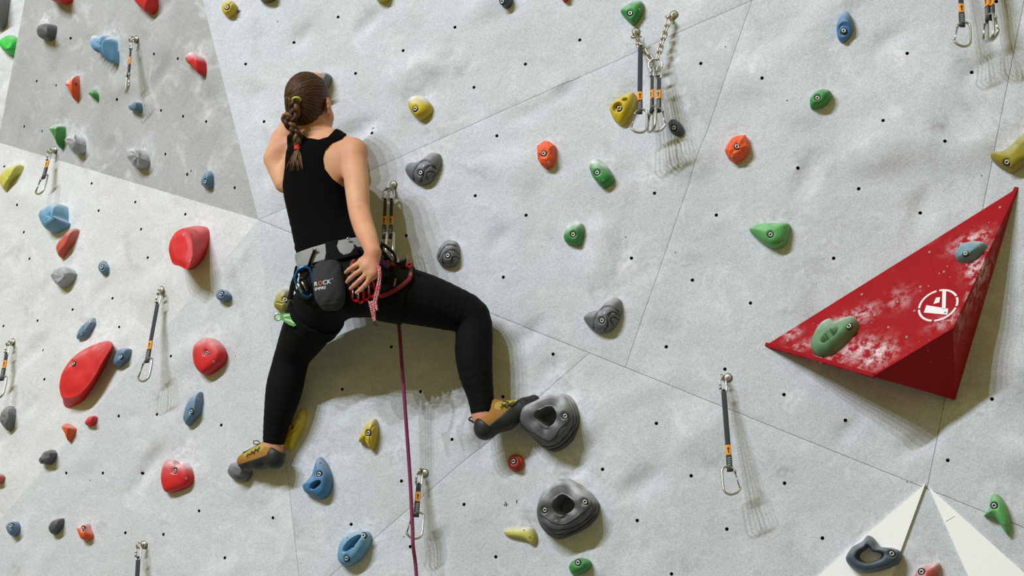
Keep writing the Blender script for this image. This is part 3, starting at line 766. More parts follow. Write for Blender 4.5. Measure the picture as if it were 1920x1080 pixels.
def build_hold(label, col, pl, out, apex, H, k):
    rng = random.Random(hash(label) % 9999 if False else sum(ord(c) for c in label))
    size = max(max(p[0] for p in out) - min(p[0] for p in out), max(p[1] for p in out) - min(p[1] for p in out))
    flat = k.get('flat', 0)
    N = 11 if flat else (96 if size > 45 else 56); K = 4 if flat else (30 if size > 45 else 16)
    e = k.get('e', 2.5)
    base = smooth_closed([pl.uvpx(*p) for p in out], N)
    au, av = pl.uvpx(apex[0], apex[1], H)
    top = k.get('top')
    if top is not None:
        tp = smooth_closed([pl.uvpx(p[0], p[1], H) for p in top], N)
        # align start angles
        cb = base.mean(0); ct = tp.mean(0)
        a0 = math.atan2(base[0][1] - cb[1], base[0][0] - cb[0])
        an = [abs((math.atan2(q[1] - ct[1], q[0] - ct[0]) - a0 + math.pi) % (2 * math.pi) - math.pi) for q in tp]
        tp = np.roll(tp, -int(np.argmin(an)), axis=0)
        ar = lambda P: sum(P[i][0] * P[(i + 1) % N][1] - P[(i + 1) % N][0] * P[i][1] for i in range(N))
        if ar(tp) * ar(base) < 0: tp = np.roll(tp[::-1], 1, axis=0)
    bh = [pl.relief(p[0], p[1]) - 0.006 for p in base]
    b0 = sum(bh) / len(bh) + 0.006
    jit = [1 + rng.uniform(-.10, .10) for _ in range(N)] if flat else [1] * N
    rg = k.get('ring')
    verts = []
    if rg: cu, cv = pl.uvpx(rg[0], rg[1], H * .8)
    zfun = []
    feats = []
    for (px, py, rx, ry, ang, dep) in k.get('pockets', []):
        u, v = pl.uvpx(px, py, H * .85); sc = 1 / (FPX / (pl.hit(px, py, H) - CAM_P).length)
        feats.append((u, v, rx * sc, ry * sc, math.radians(-ang), dep))
    gro = []
    for g in k.get('grooves', []):
        gp = smooth_open([Vector((*pl.uvpx(x, y, H * .8), 0)) for x, y in g], 26)
        gro.append(np.array([(q.x, q.y) for q in gp]))
    bl = [pl.uvpx(x, y, H * .9) for x, y in k.get('bolts', [])]
    nseed = rng.uniform(0, 50)
    def shape(u, v, z):
        for (fu, fv, rx, ry, a, dep) in feats:
            du, dv = u - fu, v - fv
            x = (du * math.cos(a) + dv * math.sin(a)) / rx; y = (-du * math.sin(a) + dv * math.cos(a)) / ry
            w = 1 - sstep(.75, 1.25, math.hypot(x, y))
            z = z * (1 - w * dep) + b0 * 0
        for g in gro:
            d = np.min(np.hypot(g[:, 0] - u, g[:, 1] - v))
            z -= 0.0055 * (1 - sstep(.0008, .0042, d))
        for (bu, bv) in bl:
            d = math.hypot(u - bu, v - bv)
            z -= 0.006 * (1 - sstep(.0095, .015, d))
        if not flat:
            z += 0.0025 * noise.noise(Vector((u * 22 + nseed, v * 22, 1.3)))
        return z
    terr = k.get('terr', 0); ridges = k.get('ridges', 0)
    PROF_T = [(1, 0), (1.0, .12), (.985, .155), (.915, .165), (.965, .20), (.955, .34), (.93, .375), (.855, .385), (.905, .42), (.89, .56), (.86, .60), (.79, .61), (.83, .65), (.79, .80), (.68, .95), (.50, 1.0), (.25, 1.0), (0, .97)]
    PROF_S = [(1, 0), (1.0, .26), (.97, .31), (.90, .32), (.94, .38), (.80, .50), (.64, .54), (.58, .56), (.61, .61), (.59, .86), (.50, .97), (.28, 1.0), (.0, 1.0)]
    def prof(P, q):
        L = [0]
        for i in range(len(P) - 1): L.append(L[-1] + math.hypot(P[i + 1][0] - P[i][0], P[i + 1][1] - P[i][1]) + .03)
        x = q * L[-1]
        for i in range(len(P) - 1):
            if x <= L[i + 1] or i == len(P) - 2:
                t_ = (x - L[i]) / (L[i + 1] - L[i]); return P[i][0] + (P[i + 1][0] - P[i][0]) * t_, P[i][1] + (P[i + 1][1] - P[i][1]) * t_
    if rg and terr: K = 52
    if k.get('steps'): N, K = 72, 30; base = smooth_closed([pl.uvpx(*p) for p in out], N); bh = [pl.relief(p[0], p[1]) - 0.006 for p in base]; jit = [1] * N
    faces = []
    for r in range(K):
        t = r / K
        th = t * math.pi / 2
        c = max(0.0, math.cos(th)) ** (2 / e); s = math.sin(th) ** (2 / e)
        if terr and t > .02 and s < .93:
            c *= 1 + 0.035 * math.sin(s * terr * 2 * math.pi)
        for i in range(N):
            bu, bv = base[i]
            if top is not None:
                # side wall up to t=.6 then flat cap
                if t < .5:
                    q = t / .5; uu = bu + (tp[i][0] - bu) * q; vv = bv + (tp[i][1] - bv) * q; z = H * q
                    q2 = sstep(.8, 1, q); z -= .004 * q2 * 0
                else:
                    q = (t - .5) / .5; m = tp.mean(0)
                    uu = tp[i][0] + (m[0] - tp[i][0]) * (1 - (1 - q)); vv = tp[i][1] + (m[1] - tp[i][1]) * q
                    z = H + .008 * sstep(0, .4, q)
            elif rg:
                # torus-like: outer rim -> crest -> inner well
                iu, iv = cu + (bu - au) * rg[2] , cv + (bv - av) * rg[2]
                q = t
                if q < .72:
                    p = q / .72; ang = p * math.pi / 2
                    cc = math.cos(ang) ** (2 / e); ss = math.sin(ang) ** (2 / e)
                    if terr: cc, ss = prof(PROF_T, p); ss *= 1 + .05 * math.sin(i / N * 4 * math.pi + 1) + .03 * math.sin(i / N * 10 * math.pi)
                    uu = iu + (bu - iu) * cc; vv = iv + (bv - iv) * cc; z = H * ss
                else:
                    p = (q - .72) / .28
                    f = 1 - .25 * sstep(0, .5, p) - .75 * sstep(.45, 1, p)
                    uu = cu + (iu - cu) * f; vv = cv + (iv - cv) * f
                    z = H * (1 - .9 * sstep(0, .5, p))
            else:
                if k.get('steps'): c, s = prof(PROF_S, t)
                uu = au + (bu - au) * c; vv = av + (bv - av) * c
                z = H * s * (jit[i] if r > 0 else 1)
                if flat and r > 0:
                    uu += rng.uniform(-.004, .004); vv += rng.uniform(-.004, .004)
                if ridges:
                    z += .011 * math.sin((uu - au) * 300) * (s > .1)
            if r == 0: h = bh[i]
            else: h = b0 + shape(uu, vv, max(z, .002))
            verts.append(pl.at(uu, vv, h))
    if rg: hu, hv_ = cu, cv; hz = b0 + H * .1
    elif top is not None:
        m = tp.mean(0); hu, hv_ = m; hz = b0 + shape(hu, hv_, H + .008)
    else: hu, hv_ = au, av; hz = b0 + shape(au, av, H)
    verts.append(pl.at(hu, hv_, hz))
    for r in range(K - 1):
        for i in range(N):
            j = (i + 1) % N
            faces.append((r * N + i, r * N + j, (r + 1) * N + j, (r + 1) * N + i))
    for i in range(N): faces.append(((K - 1) * N + i, (K - 1) * N + (i + 1) % N, K * N))
    org = pl.at(*base.mean(0), 0)
    o = mesh_obj('climbing_hold', verts, faces, HOLD[col], None, org, smooth=not flat)
    bm = bmesh.new(); bm.from_mesh(o.data); bmesh.ops.recalc_face_normals(bm, faces=bm.faces)
    if sum(f.normal.dot(pl.n) * f.calc_area() for f in bm.faces) < 0: bmesh.ops.reverse_faces(bm, faces=bm.faces)
    bm.to_mesh(o.data); bm.free()
    me = o.data
    if top is not None: me.set_sharp_from_angle(angle=math.radians(35))
    ck = k.get('chalk', .3)
    vals = []
    mid = base.mean(0); ext = max(1e-3, float(np.ptp(base[:, 1])) / 2)
    upw = (Vector((0, 0, 1)) - pl.n * pl.n.z).normalized()
    for v in me.vertices:
        a = sstep(-.05, .75, v.normal.dot(upw)) * .8 + .35 * sstep(-.2, .9, v.co.dot(upw) / ext)
        vals.append(min(1, ck * a * 1.25))
    a = me.attributes.new('chalk', 'FLOAT', 'POINT'); a.data.foreach_set('value', np.array(vals, dtype=np.float32))
    tag(o, label, 'climbing hold', 'climbing holds bolted to the wall')
    # bolts seated on the real surface
    bv = BVHTree.FromPolygons([Vector(v) for v in verts], faces)
    for lst, me2, nm in ((k.get('bolts', []), ME_BOLT, 'bolt'), (k.get('screws', []), ME_SCREW, 'screw')):
        for (x, y) in lst:
            loc, nr, _, _ = bv.ray_cast(CAM_P, ray(x, y))
            if loc is None: continue
            if nr.dot(pl.n) < 0: nr = -nr
            z = (pl.n * .7 + nr * .3) if nm == 'bolt' else nr
            shared_obj(nm, me2, o, orient(loc + z.normalized() * (.0012 if nm == 'bolt' else .0006), z))
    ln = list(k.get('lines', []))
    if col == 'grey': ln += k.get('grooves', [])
    for g in ln:  # dark tubes stand in for shade and dirt in the grooves and ledges
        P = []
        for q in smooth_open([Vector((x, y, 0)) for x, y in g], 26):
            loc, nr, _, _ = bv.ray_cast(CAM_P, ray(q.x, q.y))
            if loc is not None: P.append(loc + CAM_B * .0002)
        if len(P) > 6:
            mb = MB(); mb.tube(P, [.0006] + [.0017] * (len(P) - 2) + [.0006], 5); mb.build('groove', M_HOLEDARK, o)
    return o
for (lb, c, pl, out, ap, H, k) in HS:
    build_hold(lb, c, pl, out, ap, H, k)

# ------------------------------------------------------------------ red triangular volume
def red_mat():
    m = wall_mat('painted_red_plywood', (158, 16, 26), (166, 20, 30))
    N = m.node_tree.nodes
    for nd in N:
        if nd.type == 'BUMP': nd.inputs['Strength'].default_value *= 0.35
    return m
def red_paint():
    m, N, L, b = new_mat('painted_red_plywood')
    b.inputs['Roughness'].default_value = .7; b.inputs['Specular IOR Level'].default_value = .2
    tc = N.new('ShaderNodeTexCoord')
    def nz(s, d=4, r=.6):
        n = N.new('ShaderNodeTexNoise'); n.inputs['Scale'].default_value = s; n.inputs['Detail'].default_value = d; n.inputs['Roughness'].default_value = r
        L.new(tc.outputs['Object'], n.inputs['Vector']); return n.outputs['Fac']
    def rng(src, a, bb, c=0., d=1.):
        r = N.new('ShaderNodeMapRange'); r.inputs['From Min'].default_value = a; r.inputs['From Max'].default_value = bb
        r.inputs['To Min'].default_value = c; r.inputs['To Max'].default_value = d; L.new(src, r.inputs['Value']); return r.outputs['Result']
    def mix(f, a, bb):
        x = N.new('ShaderNodeMix'); x.data_type = 'RGBA'
        for key, v in (('Factor', f), ('A', a), ('B', bb)):
            if isinstance(v, tuple): x.inputs[key].default_value = v
            else: L.new(v, x.inputs[key])
        return x.outputs['Result']
    col = mix(nz(9), lin((140, 6, 14)) + (1,), lin((162, 9, 20)) + (1,))
    col = mix(rng(nz(14, 5, .68), .60, .80, 0, .22), col, lin((190, 110, 124)) + (1,))
    at = N.new('ShaderNodeAttribute'); at.attribute_name = 'chalk'
    mu = N.new('ShaderNodeMath'); mu.operation = 'MULTIPLY'; mu.use_clamp = True
    L.new(at.outputs['Fac'], mu.inputs[0]); L.new(rng(nz(34, 6, .72), .44, .66, 0, 1.5), mu.inputs[1])
    col = mix(mu.outputs[0], col, lin((228, 206, 212)) + (1,))
    vo = N.new('ShaderNodeTexVoronoi'); vo.inputs['Scale'].default_value = 46; L.new(tc.outputs['Object'], vo.inputs['Vector'])
    lt = N.new('ShaderNodeMath'); lt.operation = 'LESS_THAN'; lt.inputs[1].default_value = .10; L.new(vo.outputs['Distance'], lt.inputs[0])
    m3 = N.new('ShaderNodeMath'); m3.operation = 'MULTIPLY'; L.new(lt.outputs[0], m3.inputs[0]); L.new(rng(nz(7), .52, .60), m3.inputs[1])
    col = mix(m3.outputs[0], col, lin((214, 170, 176)) + (1,))
    L.new(col, b.inputs['Base Color'])
    bp = N.new('ShaderNodeBump'); bp.inputs['Strength'].default_value = .25; bp.inputs['Distance'].default_value = .001
    L.new(nz(380, 2), bp.inputs['Height']); L.new(bp.outputs['Normal'], b.inputs['Normal'])
    return m
M_RED = red_paint()
vol = empty('wall_volume', (vA + vB + vC) / 3)
tag(vol, 'large red triangular volume with a white ringed emblem', 'climbing volume')
vstain = []
for (x, y, rx, ry, c) in [(1822,452,34,16,1.0),(1835,500,22,26,1.0),(1600,596,40,16,.9),(1600,655,40,18,.9),(1640,665,34,24,.95),(1560,665,50,14,.7),(1485,625,14,12,.9),(1745,445,10,10,.5),(1685,560,24,24,.35),(1780,600,30,12,.6),(1500,650,50,10,.5)]:
    u, v = PV.uvpx(x, y); vstain.append((PV, u, v, rx / 540, ry / 540, c, 0))
def tri_panel(pts, name='panel', px=None):
    n = (pts[1] - pts[0]).cross(pts[2] - pts[0]).normalized()
    if n.dot(sum(pts, Vector()) / len(pts) - ((vA + vB + vC) / 3 + nM * .03)) < 0: n = -n
    mb = MB(); mb.prism(pts, n * -.012)
    o = mb.build(name, M_RED, vol, smooth=False)
    bm = bmesh.new(); bm.from_mesh(o.data)
    bmesh.ops.subdivide_edges(bm, edges=bm.edges, cuts=10, use_grid_fill=True)
    bm.to_mesh(o.data); bm.free()
    a = o.data.attributes.new('chalk', 'FLOAT', 'POINT')
    return o
panel(PV, [(1434,648),(1909,351),(1787,615),(1636,706)], M_RED, vol, [], cell=.016, gap=0.0, thick=.012, stains=vstain, mats=[M_RED])
tri_panel([vQ, vP, vC]); 
sp = tri_panel([vP, vB, vC])
q0 = W(1835, 500, .1)
vals = [0.75 * math.exp(-((v.co + wloc[vol] - PV.hit(1842, 505)).length / .09) ** 2) + .25 * math.exp(-((v.co + wloc[vol] - PV.hit(1795, 600)).length / .1) ** 2) for v in sp.data.vertices]
sp.data.attributes['chalk'].data.foreach_set('value', np.array(vals, dtype=np.float32))
tri_panel([vA, vQ, vC])
# emblem painted in white
M_PAINT = plain('white_paint', (232, 220, 224), .6, var=.06, bscale=40)
mb = MB()
ec = PV.hit(1759, 572.5); eu_, ev_ = PV.uv(ec)
R0 = .0665
for a0, a1 in ((8, 74), (82, 162), (168, 238), (246, 322), (328, 362)):
    n = 14; P = []
    for i in range(n + 1):
        a = math.radians(a0 + (a1 - a0) * i / n); P.append(PV.at(eu_ + R0 * math.cos(a), ev_ + R0 * math.sin(a), .0006))
    for i in range(n, -1, -1):
        a = math.radians(a0 + (a1 - a0) * i / n); P.append(PV.at(eu_ + (R0 - .0072) * math.cos(a), ev_ + (R0 - .0072) * math.sin(a), .0006))
    for i in range(n):
        q = [P[i], P[i + 1], P[2 * n - i], P[2 * n + 1 - i]]
        mb.add(q, [(0, 1, 2, 3)])
for poly in ([(1767,543),(1774,544),(1773,580),(1766,580)], [(1737,572),(1778,579),(1776,590),(1732,586)], [(1755,558),(1763,557),(1761,567),(1750,570)]):
    mb.add([PV.hit(x, y, .0007) for x, y in poly], [(0, 1, 2, 3)])
em = mb.build('emblem', M_PAINT, vol, smooth=False); em['label'] = 'white ringed letter emblem'
for (x, y) in [(1875,389),(1743,473),(1770,510),(1726,538),(1683,566),(1715,583),(1640,591),(1666,614),(1700,632),(1620,642),(1633,672),(1616,552),(1477,639),(1772,586)]:
    shared_obj('t_nut', ME_SCREW, vol, orient(PV.hit(x, y, .0008), nV))
# ------------------------------------------------------------------ hangers, quickdraws, chains
GRAV = Vector((0, 0, -1))
def plumb(top, px):
    """point on the pixel ray nearest to the plumb line below top"""
    d = ray(*px); w = top - CAM_P
    b = GRAV.dot(d); c = GRAV.dot(w); e = d.dot(w)
    t = (e - b * c) / (1 - b * b)
    return CAM_P + d * t

def frame(top, bot, yaw):
    dn = (bot - top).normalized()
    f = CAM_B - dn * CAM_B.dot(dn); f.normalize()
    f = Matrix.Rotation(math.radians(yaw), 3, dn) @ f
    sd = f.cross(dn).normalized()
    if sd.dot(CAM_R) < 0 and abs(yaw) < 80: sd = -sd
    return dn, f, sd

def strip(mb, a, b, sd, f, w, t, m=0):
    """flat rounded band from a to b, width w along sd, thickness t along f"""
    ax = b - a; sec = []
    for k in range(12):
        th = 2 * math.pi * k / 12
        cx = math.copysign(abs(math.cos(th)) ** .35, math.cos(th)); cy = math.copysign(abs(math.sin(th)) ** .6, math.sin(th))
        sec.append(sd * (cx * w / 2) + f * (cy * t / 2))
    n = 8; V = []; F = []
    for i in range(n + 1):
        q = a + ax * (i / n)
        V += [q + s for s in sec]
    for i in range(n):
        for k in range(12):
            k2 = (k + 1) % 12; F.append((i * 12 + k, i * 12 + k2, (i + 1) * 12 + k2, (i + 1) * 12 + k))
    F.append(tuple(range(12))[::-1]); F.append(tuple(n * 12 + k for k in range(12)))
    mb.add(V, F, m)

def carabiner(parent, c0, dn, sd, f, L=.095, flip=1, mats=None, rad=.0042, name='carabiner'):
    mt, gt = mats or (M_STEEL, M_GATE)
    s = sd * flip
    # D outline, spine on +s
    pts2 = [(.26, .02), (.33, .12), (.33, .70), (.27, .90), (.08, 1.0), (-.16, .97), (-.33, .86), (-.38, .76)]
    top2 = [(-.38, .76), (-.34, .72)]
    P = [c0 + dn * (y * L) + s * (x * L * .82) for x, y in pts2]
    P2 = [c0 + dn * (y * L) + s * (x * L * .82) for x, y in [(.26, .02), (.10, -.03), (-.08, .02), (-.20, .14), (-.22, .22)]]
    full = smooth_open(list(reversed(P2)) + P[1:], 34)
    mb = MB(); mb.tube(full, rad, 8, flat=(1.0, 1.25), up=f)
    o = mb.build(name, mt, parent)
    mb = MB()
    a = c0 + dn * (.20 * L) + s * (-.21 * L * .82); b = c0 + dn * (.80 * L) + s * (-.36 * L * .82)
    mb.tube([a, b], rad * .62, 6)
    mb.tube([a + f * .003, b + f * .003], rad * .3, 5)
    mb.lathe(a - f * .004, f, [(.0032, 0), (.0032, .008)], 10)
    mb.build('gate', gt, o)
    return o

def quickdraw(label, top, bot, yaw=0, short=False, flip=1, label_at=None, width=.0175, arrow=True, cyaw=None):
    dn, f, sd = frame(top, bot, yaw)
    L = (bot - top).length
    root = empty('quickdraw', top)
    tag(root, label, 'quickdraw', 'quickdraws hanging on the wall')
    # screw link
    mb = MB(); ll = .052; hw = .0105
    lk = []
    for i in range(28):
        a = 2 * math.pi * i / 28
        x = hw * math.cos(a); y = math.sin(a)
        yy = ll / 2 + (ll / 2 - hw) * (1 if y > 0 else -1) * min(1, abs(y) * 3) + hw * y * .9
        lk.append(top + dn * (yy - .004) + sd * x)
    mb.tube(lk, .0030, 8, closed=True, up=f)
    mb.tube([top + dn * .016 - sd * hw, top + dn * .036 - sd * hw], .0047, 6)
    mb.build('quick_link', M_STEEL, root)
    y0 = ll - .014; y1 = L - .082
    mb = MB(); strip(mb, top + dn * y0, top + dn * y1, sd, f, width, .006); 
    mb.tube([top + dn * (y0 + .002) - f * .006, top + dn * (y0 - .004), top + dn * (y0 + .002) + f * .006], .003, 6, flat=(1, 1))
    mb.build('sling', M_SLING, root)
    # keeper with stripes at the lower end, label just above it
    k0 = y1 - .050; mb = MB()
    strip(mb, top + dn * k0, top + dn * (y1 + .004), sd, f, width * 1.12, .0095)
    kp = mb.build('keeper', M_SLINGK, root)
    mb = MB()
    for i in range(4):
        q = top + dn * (k0 + .008 + i * .0078) + f * .0048
        for sg in (1, -1):
            q2 = top + dn * (k0 + .008 + i * .0078) + f * (.0048 * sg)
            strip(mb, q2 - sd * width * .30 + dn * .0012, q2 + sd * width * .34 - dn * .0012, dn, f, .0028, .0008)
    mb.build('stripe', M_STRIPE, kp)
    la = k0 - .038 if label_at is None else label_at
    mb = MB(); strip(mb, top + dn * la, top + dn * (la + .036), sd, f, width * 1.08, .0085)
    lb = mb.build('sling_label', M_LABEL, root)
    mb = MB()
    for sg in (1, -1):
        ff = f * (.0046 * sg); c = top + dn * (la + .018) + ff
        mb.add([c + dn * .011 - sd * .0018, c + dn * .011 + sd * .0018, c - dn * .003 + sd * .0018, c - dn * .003 - sd * .0018], [(0, 1, 2, 3)])
        mb.add([c - dn * .003 - sd * .0046, c - dn * .003 + sd * .0046, c - dn * .012], [(0, 1, 2)])
    mb.build('arrow', M_INK, lb, smooth=False)
    d2, f2, s2 = frame(top, bot, yaw if cyaw is None else cyaw)
    carabiner(root, bot - dn * .093, dn, s2, f2, flip=flip)
    return root

def hanger(label, pl, px, ear_px, h=.036, tone=M_BRASS):
    u, v = pl.uvpx(*px); b = pl.surf(u, v)
    eye = pl.hit(ear_px[0], ear_px[1], h)
    root = empty('bolt_hanger', b)
    tag(root, label, 'bolt hanger', 'bolt hangers on the wall')
    n = pl.n; d = eye - b; dt = d - n * d.dot(n)
    dt = dt.normalized() if dt.length > 1e-4 else pl.eu * -1
    pr = n.cross(dt)
    mb = MB()
    # plate flush to the wall, rounded end
    pts = []
    for i in range(13):
        a = math.pi * (.5 + i / 12); pts.append(b + n * .001 + dt * (math.cos(a) * .015) + pr * (math.sin(a) * .015))
    pts += [b + n * .001 + dt * .016 - pr * .011, b + n * .001 + dt * .016 + pr * .011]
    mb.prism(pts, n * .003)
    # ear: bent strap that stands off the wall, with an eye
    mid = b + dt * .016 + n * .003
    e2 = (eye - mid)
    el = max(.018, e2.length); ed = e2.normalized(); q = ed.cross(pr).normalized()
    c = eye
    ringp = []
    for i in range(22):
        a = 2 * math.pi * i / 22
        ringp.append(c + ed * (math.cos(a) * .0125) + q * 0 + pr * (math.sin(a) * .0115))
    mb.tube(ringp, .0042, 7, closed=True, up=q, flat=(.55, 1.0))
    mb.tube([mid - ed * .002, mid + ed * max(.004, el - .014)], .008, 8, flat=(1.1, .35), up=q)
    mb.build('plate', tone, root)
    mb = MB()
    mb.lathe(b + n * .003, n, [(.0115, 0), (.0115, .002), (.0105, .003)], 20)
    mb.lathe(b + n * .006, n, [(.0082, 0), (.0082, .006), (.0065, .0075)], 6)
    mb.lathe(b + n * .013, n, [(.0045, 0), (.0045, .004)], 12)
    mb.build('bolt', M_STEELW, root)
    return eye

def set_draw(label, hl, pl, bolt, ear, bpx, h=.036, free=False, **k):
    eye = hanger(hl, pl, bolt, ear, h)
    top = eye + Vector((0, 0, -.009))
    bot = plumb(top, bpx)
    quickdraw(label, top, bot, **k)
    return top, bot

set_draw('short quickdraw seen edge-on on the shaded upper facet', 'bolt hanger on the shaded upper facet', PU, (256, 74), (247, 74), (238, 172), yaw=62, flip=-1)
set_draw('short quickdraw hanging at the bright crease on the left', 'bolt hanger at the bright crease below the green cone', PU, (103, 281), (94, 284), (74, 363), yaw=35, flip=1)
set_draw('long dark quickdraw between the largest red holds on the left', 'bolt hanger of the long left quickdraw', PL1, (307, 545), (299, 549), (269, 714), yaw=28, flip=1)
set_draw('quickdraw cut by the left edge of the picture', 'bolt hanger near the left edge', PL1, (24, 641), (16, 644), (-3, 745), yaw=25)
set_draw('quickdraw cut by the bottom edge at the lower left', 'bolt hanger at the lower left bottom edge', PL2, (269, 1021), (261, 1023), (252, 1168), yaw=8)
t7, b7 = set_draw('short quickdraw with the purple rope running through it', 'bolt hanger of the quickdraw that holds the rope', PM, (797, 887), (787, 884), (777, 1009), yaw=-6)
set_draw('long dark quickdraw left of the red volume', 'bolt hanger left of the red volume', PM, (1365, 708), (1355, 708), (1372, 926), yaw=6, flip=-1)
eye6 = hanger('bolt hanger beside the climber right arm', PM, (738, 346), (729, 353), .05)
for dx, lb in ((-6, 'left one of the two quickdraws hanging beside the climber arm'), (6, 'right one of the two quickdraws hanging beside the climber arm')):
    t = eye6 + CAM_R * (dx / 520 * 1.0) + Vector((0, 0, -.010))
    quickdraw(lb, t, plumb(t, (725 + dx * 1.1, 482)), yaw=18, width=.012, cyaw=60)
# right edge group, hangers above the frame
for bolt, ear, bp, lb, hb, yw, fl in (((1806, -108), (1796, -104), (1806, 86), 'quickdraw with a bright open carabiner at the top right', 'bolt hanger above the frame at the top right', 4, 1),
                          ((1852, -118), (1842, -112), (1855, 74), 'left one of the dark edge-on pair at the top right', 'middle bolt hanger above the frame at the top right', 70, 1),
                          ((1866, -124), (1856, -120), (1862, 73), 'right one of the dark edge-on pair at the top right', 'last bolt hanger above the frame at the top right', 72, -1)):
    set_draw(lb, hb, PM, bolt, ear, bp, yaw=yw, flip=fl)

# chain anchor
eL = hanger('left bolt hanger of the chain anchor', PM, (1193, 60), (1189, 69), .035)
eR = hanger('right bolt hanger of the chain anchor', PM, (1264, 28), (1254, 33), .035)
ringc = PM.hit(1229, 122, .060)
def chain(label, a, b, n):
    root = empty('chain', a); tag(root, label, 'chain', 'anchor chains')
    ax = (b - a); pitch = ax.length / n; ax.normalize()
    f = (CAM_B - ax * CAM_B.dot(ax)).normalized(); s = ax.cross(f)
    hl = pitch * .5 + .0052; hw = .0085
    for i in range(n):
        c = a + ax * (pitch * (i + .5))
        ang = math.radians(20 if i % 2 == 0 else 110)
        w = s * math.cos(ang) + f * math.sin(ang)
        pts = []
        for j in range(24):
            t = 2 * math.pi * j / 24
            y = math.sin(t); x = math.cos(t)
            pts.append(c + w * (hw * x) + ax * ((hl - hw) * (1 if y > 0 else -1) * min(1, abs(y) * 3) + hw * y))
        mb = MB(); mb.tube(pts, .0030, 7, closed=True, up=ax.cross(w))
        mb.build('chain_link', M_BRASS, root)
chain('short left chain of the anchor running down to the steel ring', eL + GRAV * .008, ringc + (eL - ringc).normalized() * .024, 5)
chain('longer right chain of the anchor running down to the steel ring', eR + GRAV * .008, ringc + (eR - ringc).normalized() * .024, 6)
mb = MB()
rs = (CAM_R + CAM_B * .25).normalized(); ru = Vector((0, -.15, 1)).normalized()
mb.tube([ringc + rs * (.025 * math.cos(a)) + ru * (.025 * math.sin(a)) for a in [2 * math.pi * i / 32 for i in range(32)]], .0036, 8, closed=True)
rg = mb.build('anchor_ring', M_STEEL, None, ringc); tag(rg, 'round steel ring joining the two chains', 'ring')
t9 = eL + Vector((.012, -.012, -.012))
quickdraw('long dark quickdraw hanging from the chain anchor hanger', t9 + CAM_R * .010, plumb(t9 + CAM_R * .010, (1199, 248)), yaw=4, flip=1)
for dx, lb, yw, fl in ((-7, 'left one of the short pair clipped into the anchor ring', 66, 1), (6, 'right one of the short pair clipped into the anchor ring', 38, -1)):
    t = ringc + CAM_R * (dx / 540) + Vector((0, -.01, -.017 if dx < 0 else -.019))
    quickdraw(lb, t, plumb(t, (1222 if dx < 0 else 1235, 245)), yaw=yw, flip=fl, width=.015)
# ------------------------------------------------------------------ implicit surfaces for the climber
def A3(v): return np.array(tuple(v), dtype=np.float32)

class Prim:
    def bound(s): return s.c, s.R
class Cone(Prim):
    def __init__(s, a, b, ra, rb, k=.02):
        s.a = A3(a); s.b = A3(b); s.ra = ra; s.rb = rb; s.k = k
        s.c = (s.a + s.b) / 2; s.R = float(np.linalg.norm(s.a - s.b)) / 2 + max(ra, rb)
    def d(s, p):
        ba = s.b - s.a; t = np.clip(((p - s.a) @ ba) / max(1e-9, float(ba @ ba)), 0, 1)
        q = p - s.a - t[..., None] * ba
        return np.sqrt((q * q).sum(-1)) - (s.ra + (s.rb - s.ra) * t)
class Ell(Prim):
    def __init__(s, c, ax, r, k=.02):
        s.c = A3(c); s.M = np.stack([A3(a.normalized()) for a in ax]); s.r = np.array(r, dtype=np.float32); s.k = k; s.R = max(r)
    def d(s, p):
        q = (p - s.c) @ s.M.T
        k0 = np.sqrt(((q / s.r) ** 2).sum(-1)) + 1e-6; k1 = np.sqrt(((q / (s.r ** 2)) ** 2).sum(-1)) + 1e-6
        return k0 * (k0 - 1) / k1
class Loft(Prim):
    """elliptical sections along a polyline, rounded ends of length rz"""
    def __init__(s, cs, rx, ry, e2, k=.02, n=18, rz=None):
        tt = np.linspace(0, 1, n)
        C = np.array([tuple(c) for c in smooth_open(cs, n)])
        P = np.array([tuple(c) for c in cs]); L = np.concatenate([[0], np.cumsum(np.linalg.norm(np.diff(P, axis=0), axis=1))]); L /= L[-1]
        def sm(v):
            w = np.interp(tt, L, v); ww = w.copy(); ww[1:-1] = (w[:-2] + 2 * w[1:-1] + w[2:]) / 4; return ww
        s.C = C.astype(np.float32); s.rx = sm(rx); s.ry = sm(ry); s.e2 = A3(e2.normalized()); s.k = k; s.rz = rz
        s.c = s.C.mean(0); s.R = float(np.max(np.linalg.norm(s.C - s.c, axis=1)) + max(max(rx), max(ry)))
        s.subs = []
        for i in range(0, n - 1, 3):
            e = min(n - 1, i + 3); c = s.C[i:e + 1].mean(0)
            s.subs.append((i, e, c, float(np.max(np.linalg.norm(s.C[i:e + 1] - c, axis=1)) + max(s.rx[i:e + 1].max(), s.ry[i:e + 1].max()))))
    def seg(s, p, i0, i1):
        out = None
        for i in range(i0, i1):
            a, b = s.C[i], s.C[i + 1]; ba = b - a; ln_ = math.sqrt(float(ba @ ba))
            ax = ba / ln_; e2 = s.e2 - ax * float(s.e2 @ ax); e2 /= np.linalg.norm(e2); e1 = np.cross(e2, ax)
            pa = p - a
            q = pa @ np.stack([e1, e2, ax], 1).astype(np.float32)
            t = np.clip(q[..., 2] / ln_, 0, 1)
            x = q[..., 0]; y = q[..., 1]; z = q[..., 2] - t * ln_
            rx = s.rx[i] + (s.rx[i + 1] - s.rx[i]) * t; ry = s.ry[i] + (s.ry[i + 1] - s.ry[i]) * t
            rz = s.rz if s.rz else np.minimum(rx, ry)
            ln = np.sqrt(x * x + y * y + z * z) + 1e-6; kk = np.sqrt((x / rx) ** 2 + (y / ry) ** 2 + (z / rz) ** 2) + 1e-6
            d = ln * (1 - 1 / kk)
            out = d if out is None else np.minimum(out, d)
        return out

def smin(a, b, k):
    h = np.clip(.5 + .5 * (b - a) / k, 0, 1)
    return b + (a - b) * h - k * h * (1 - h)

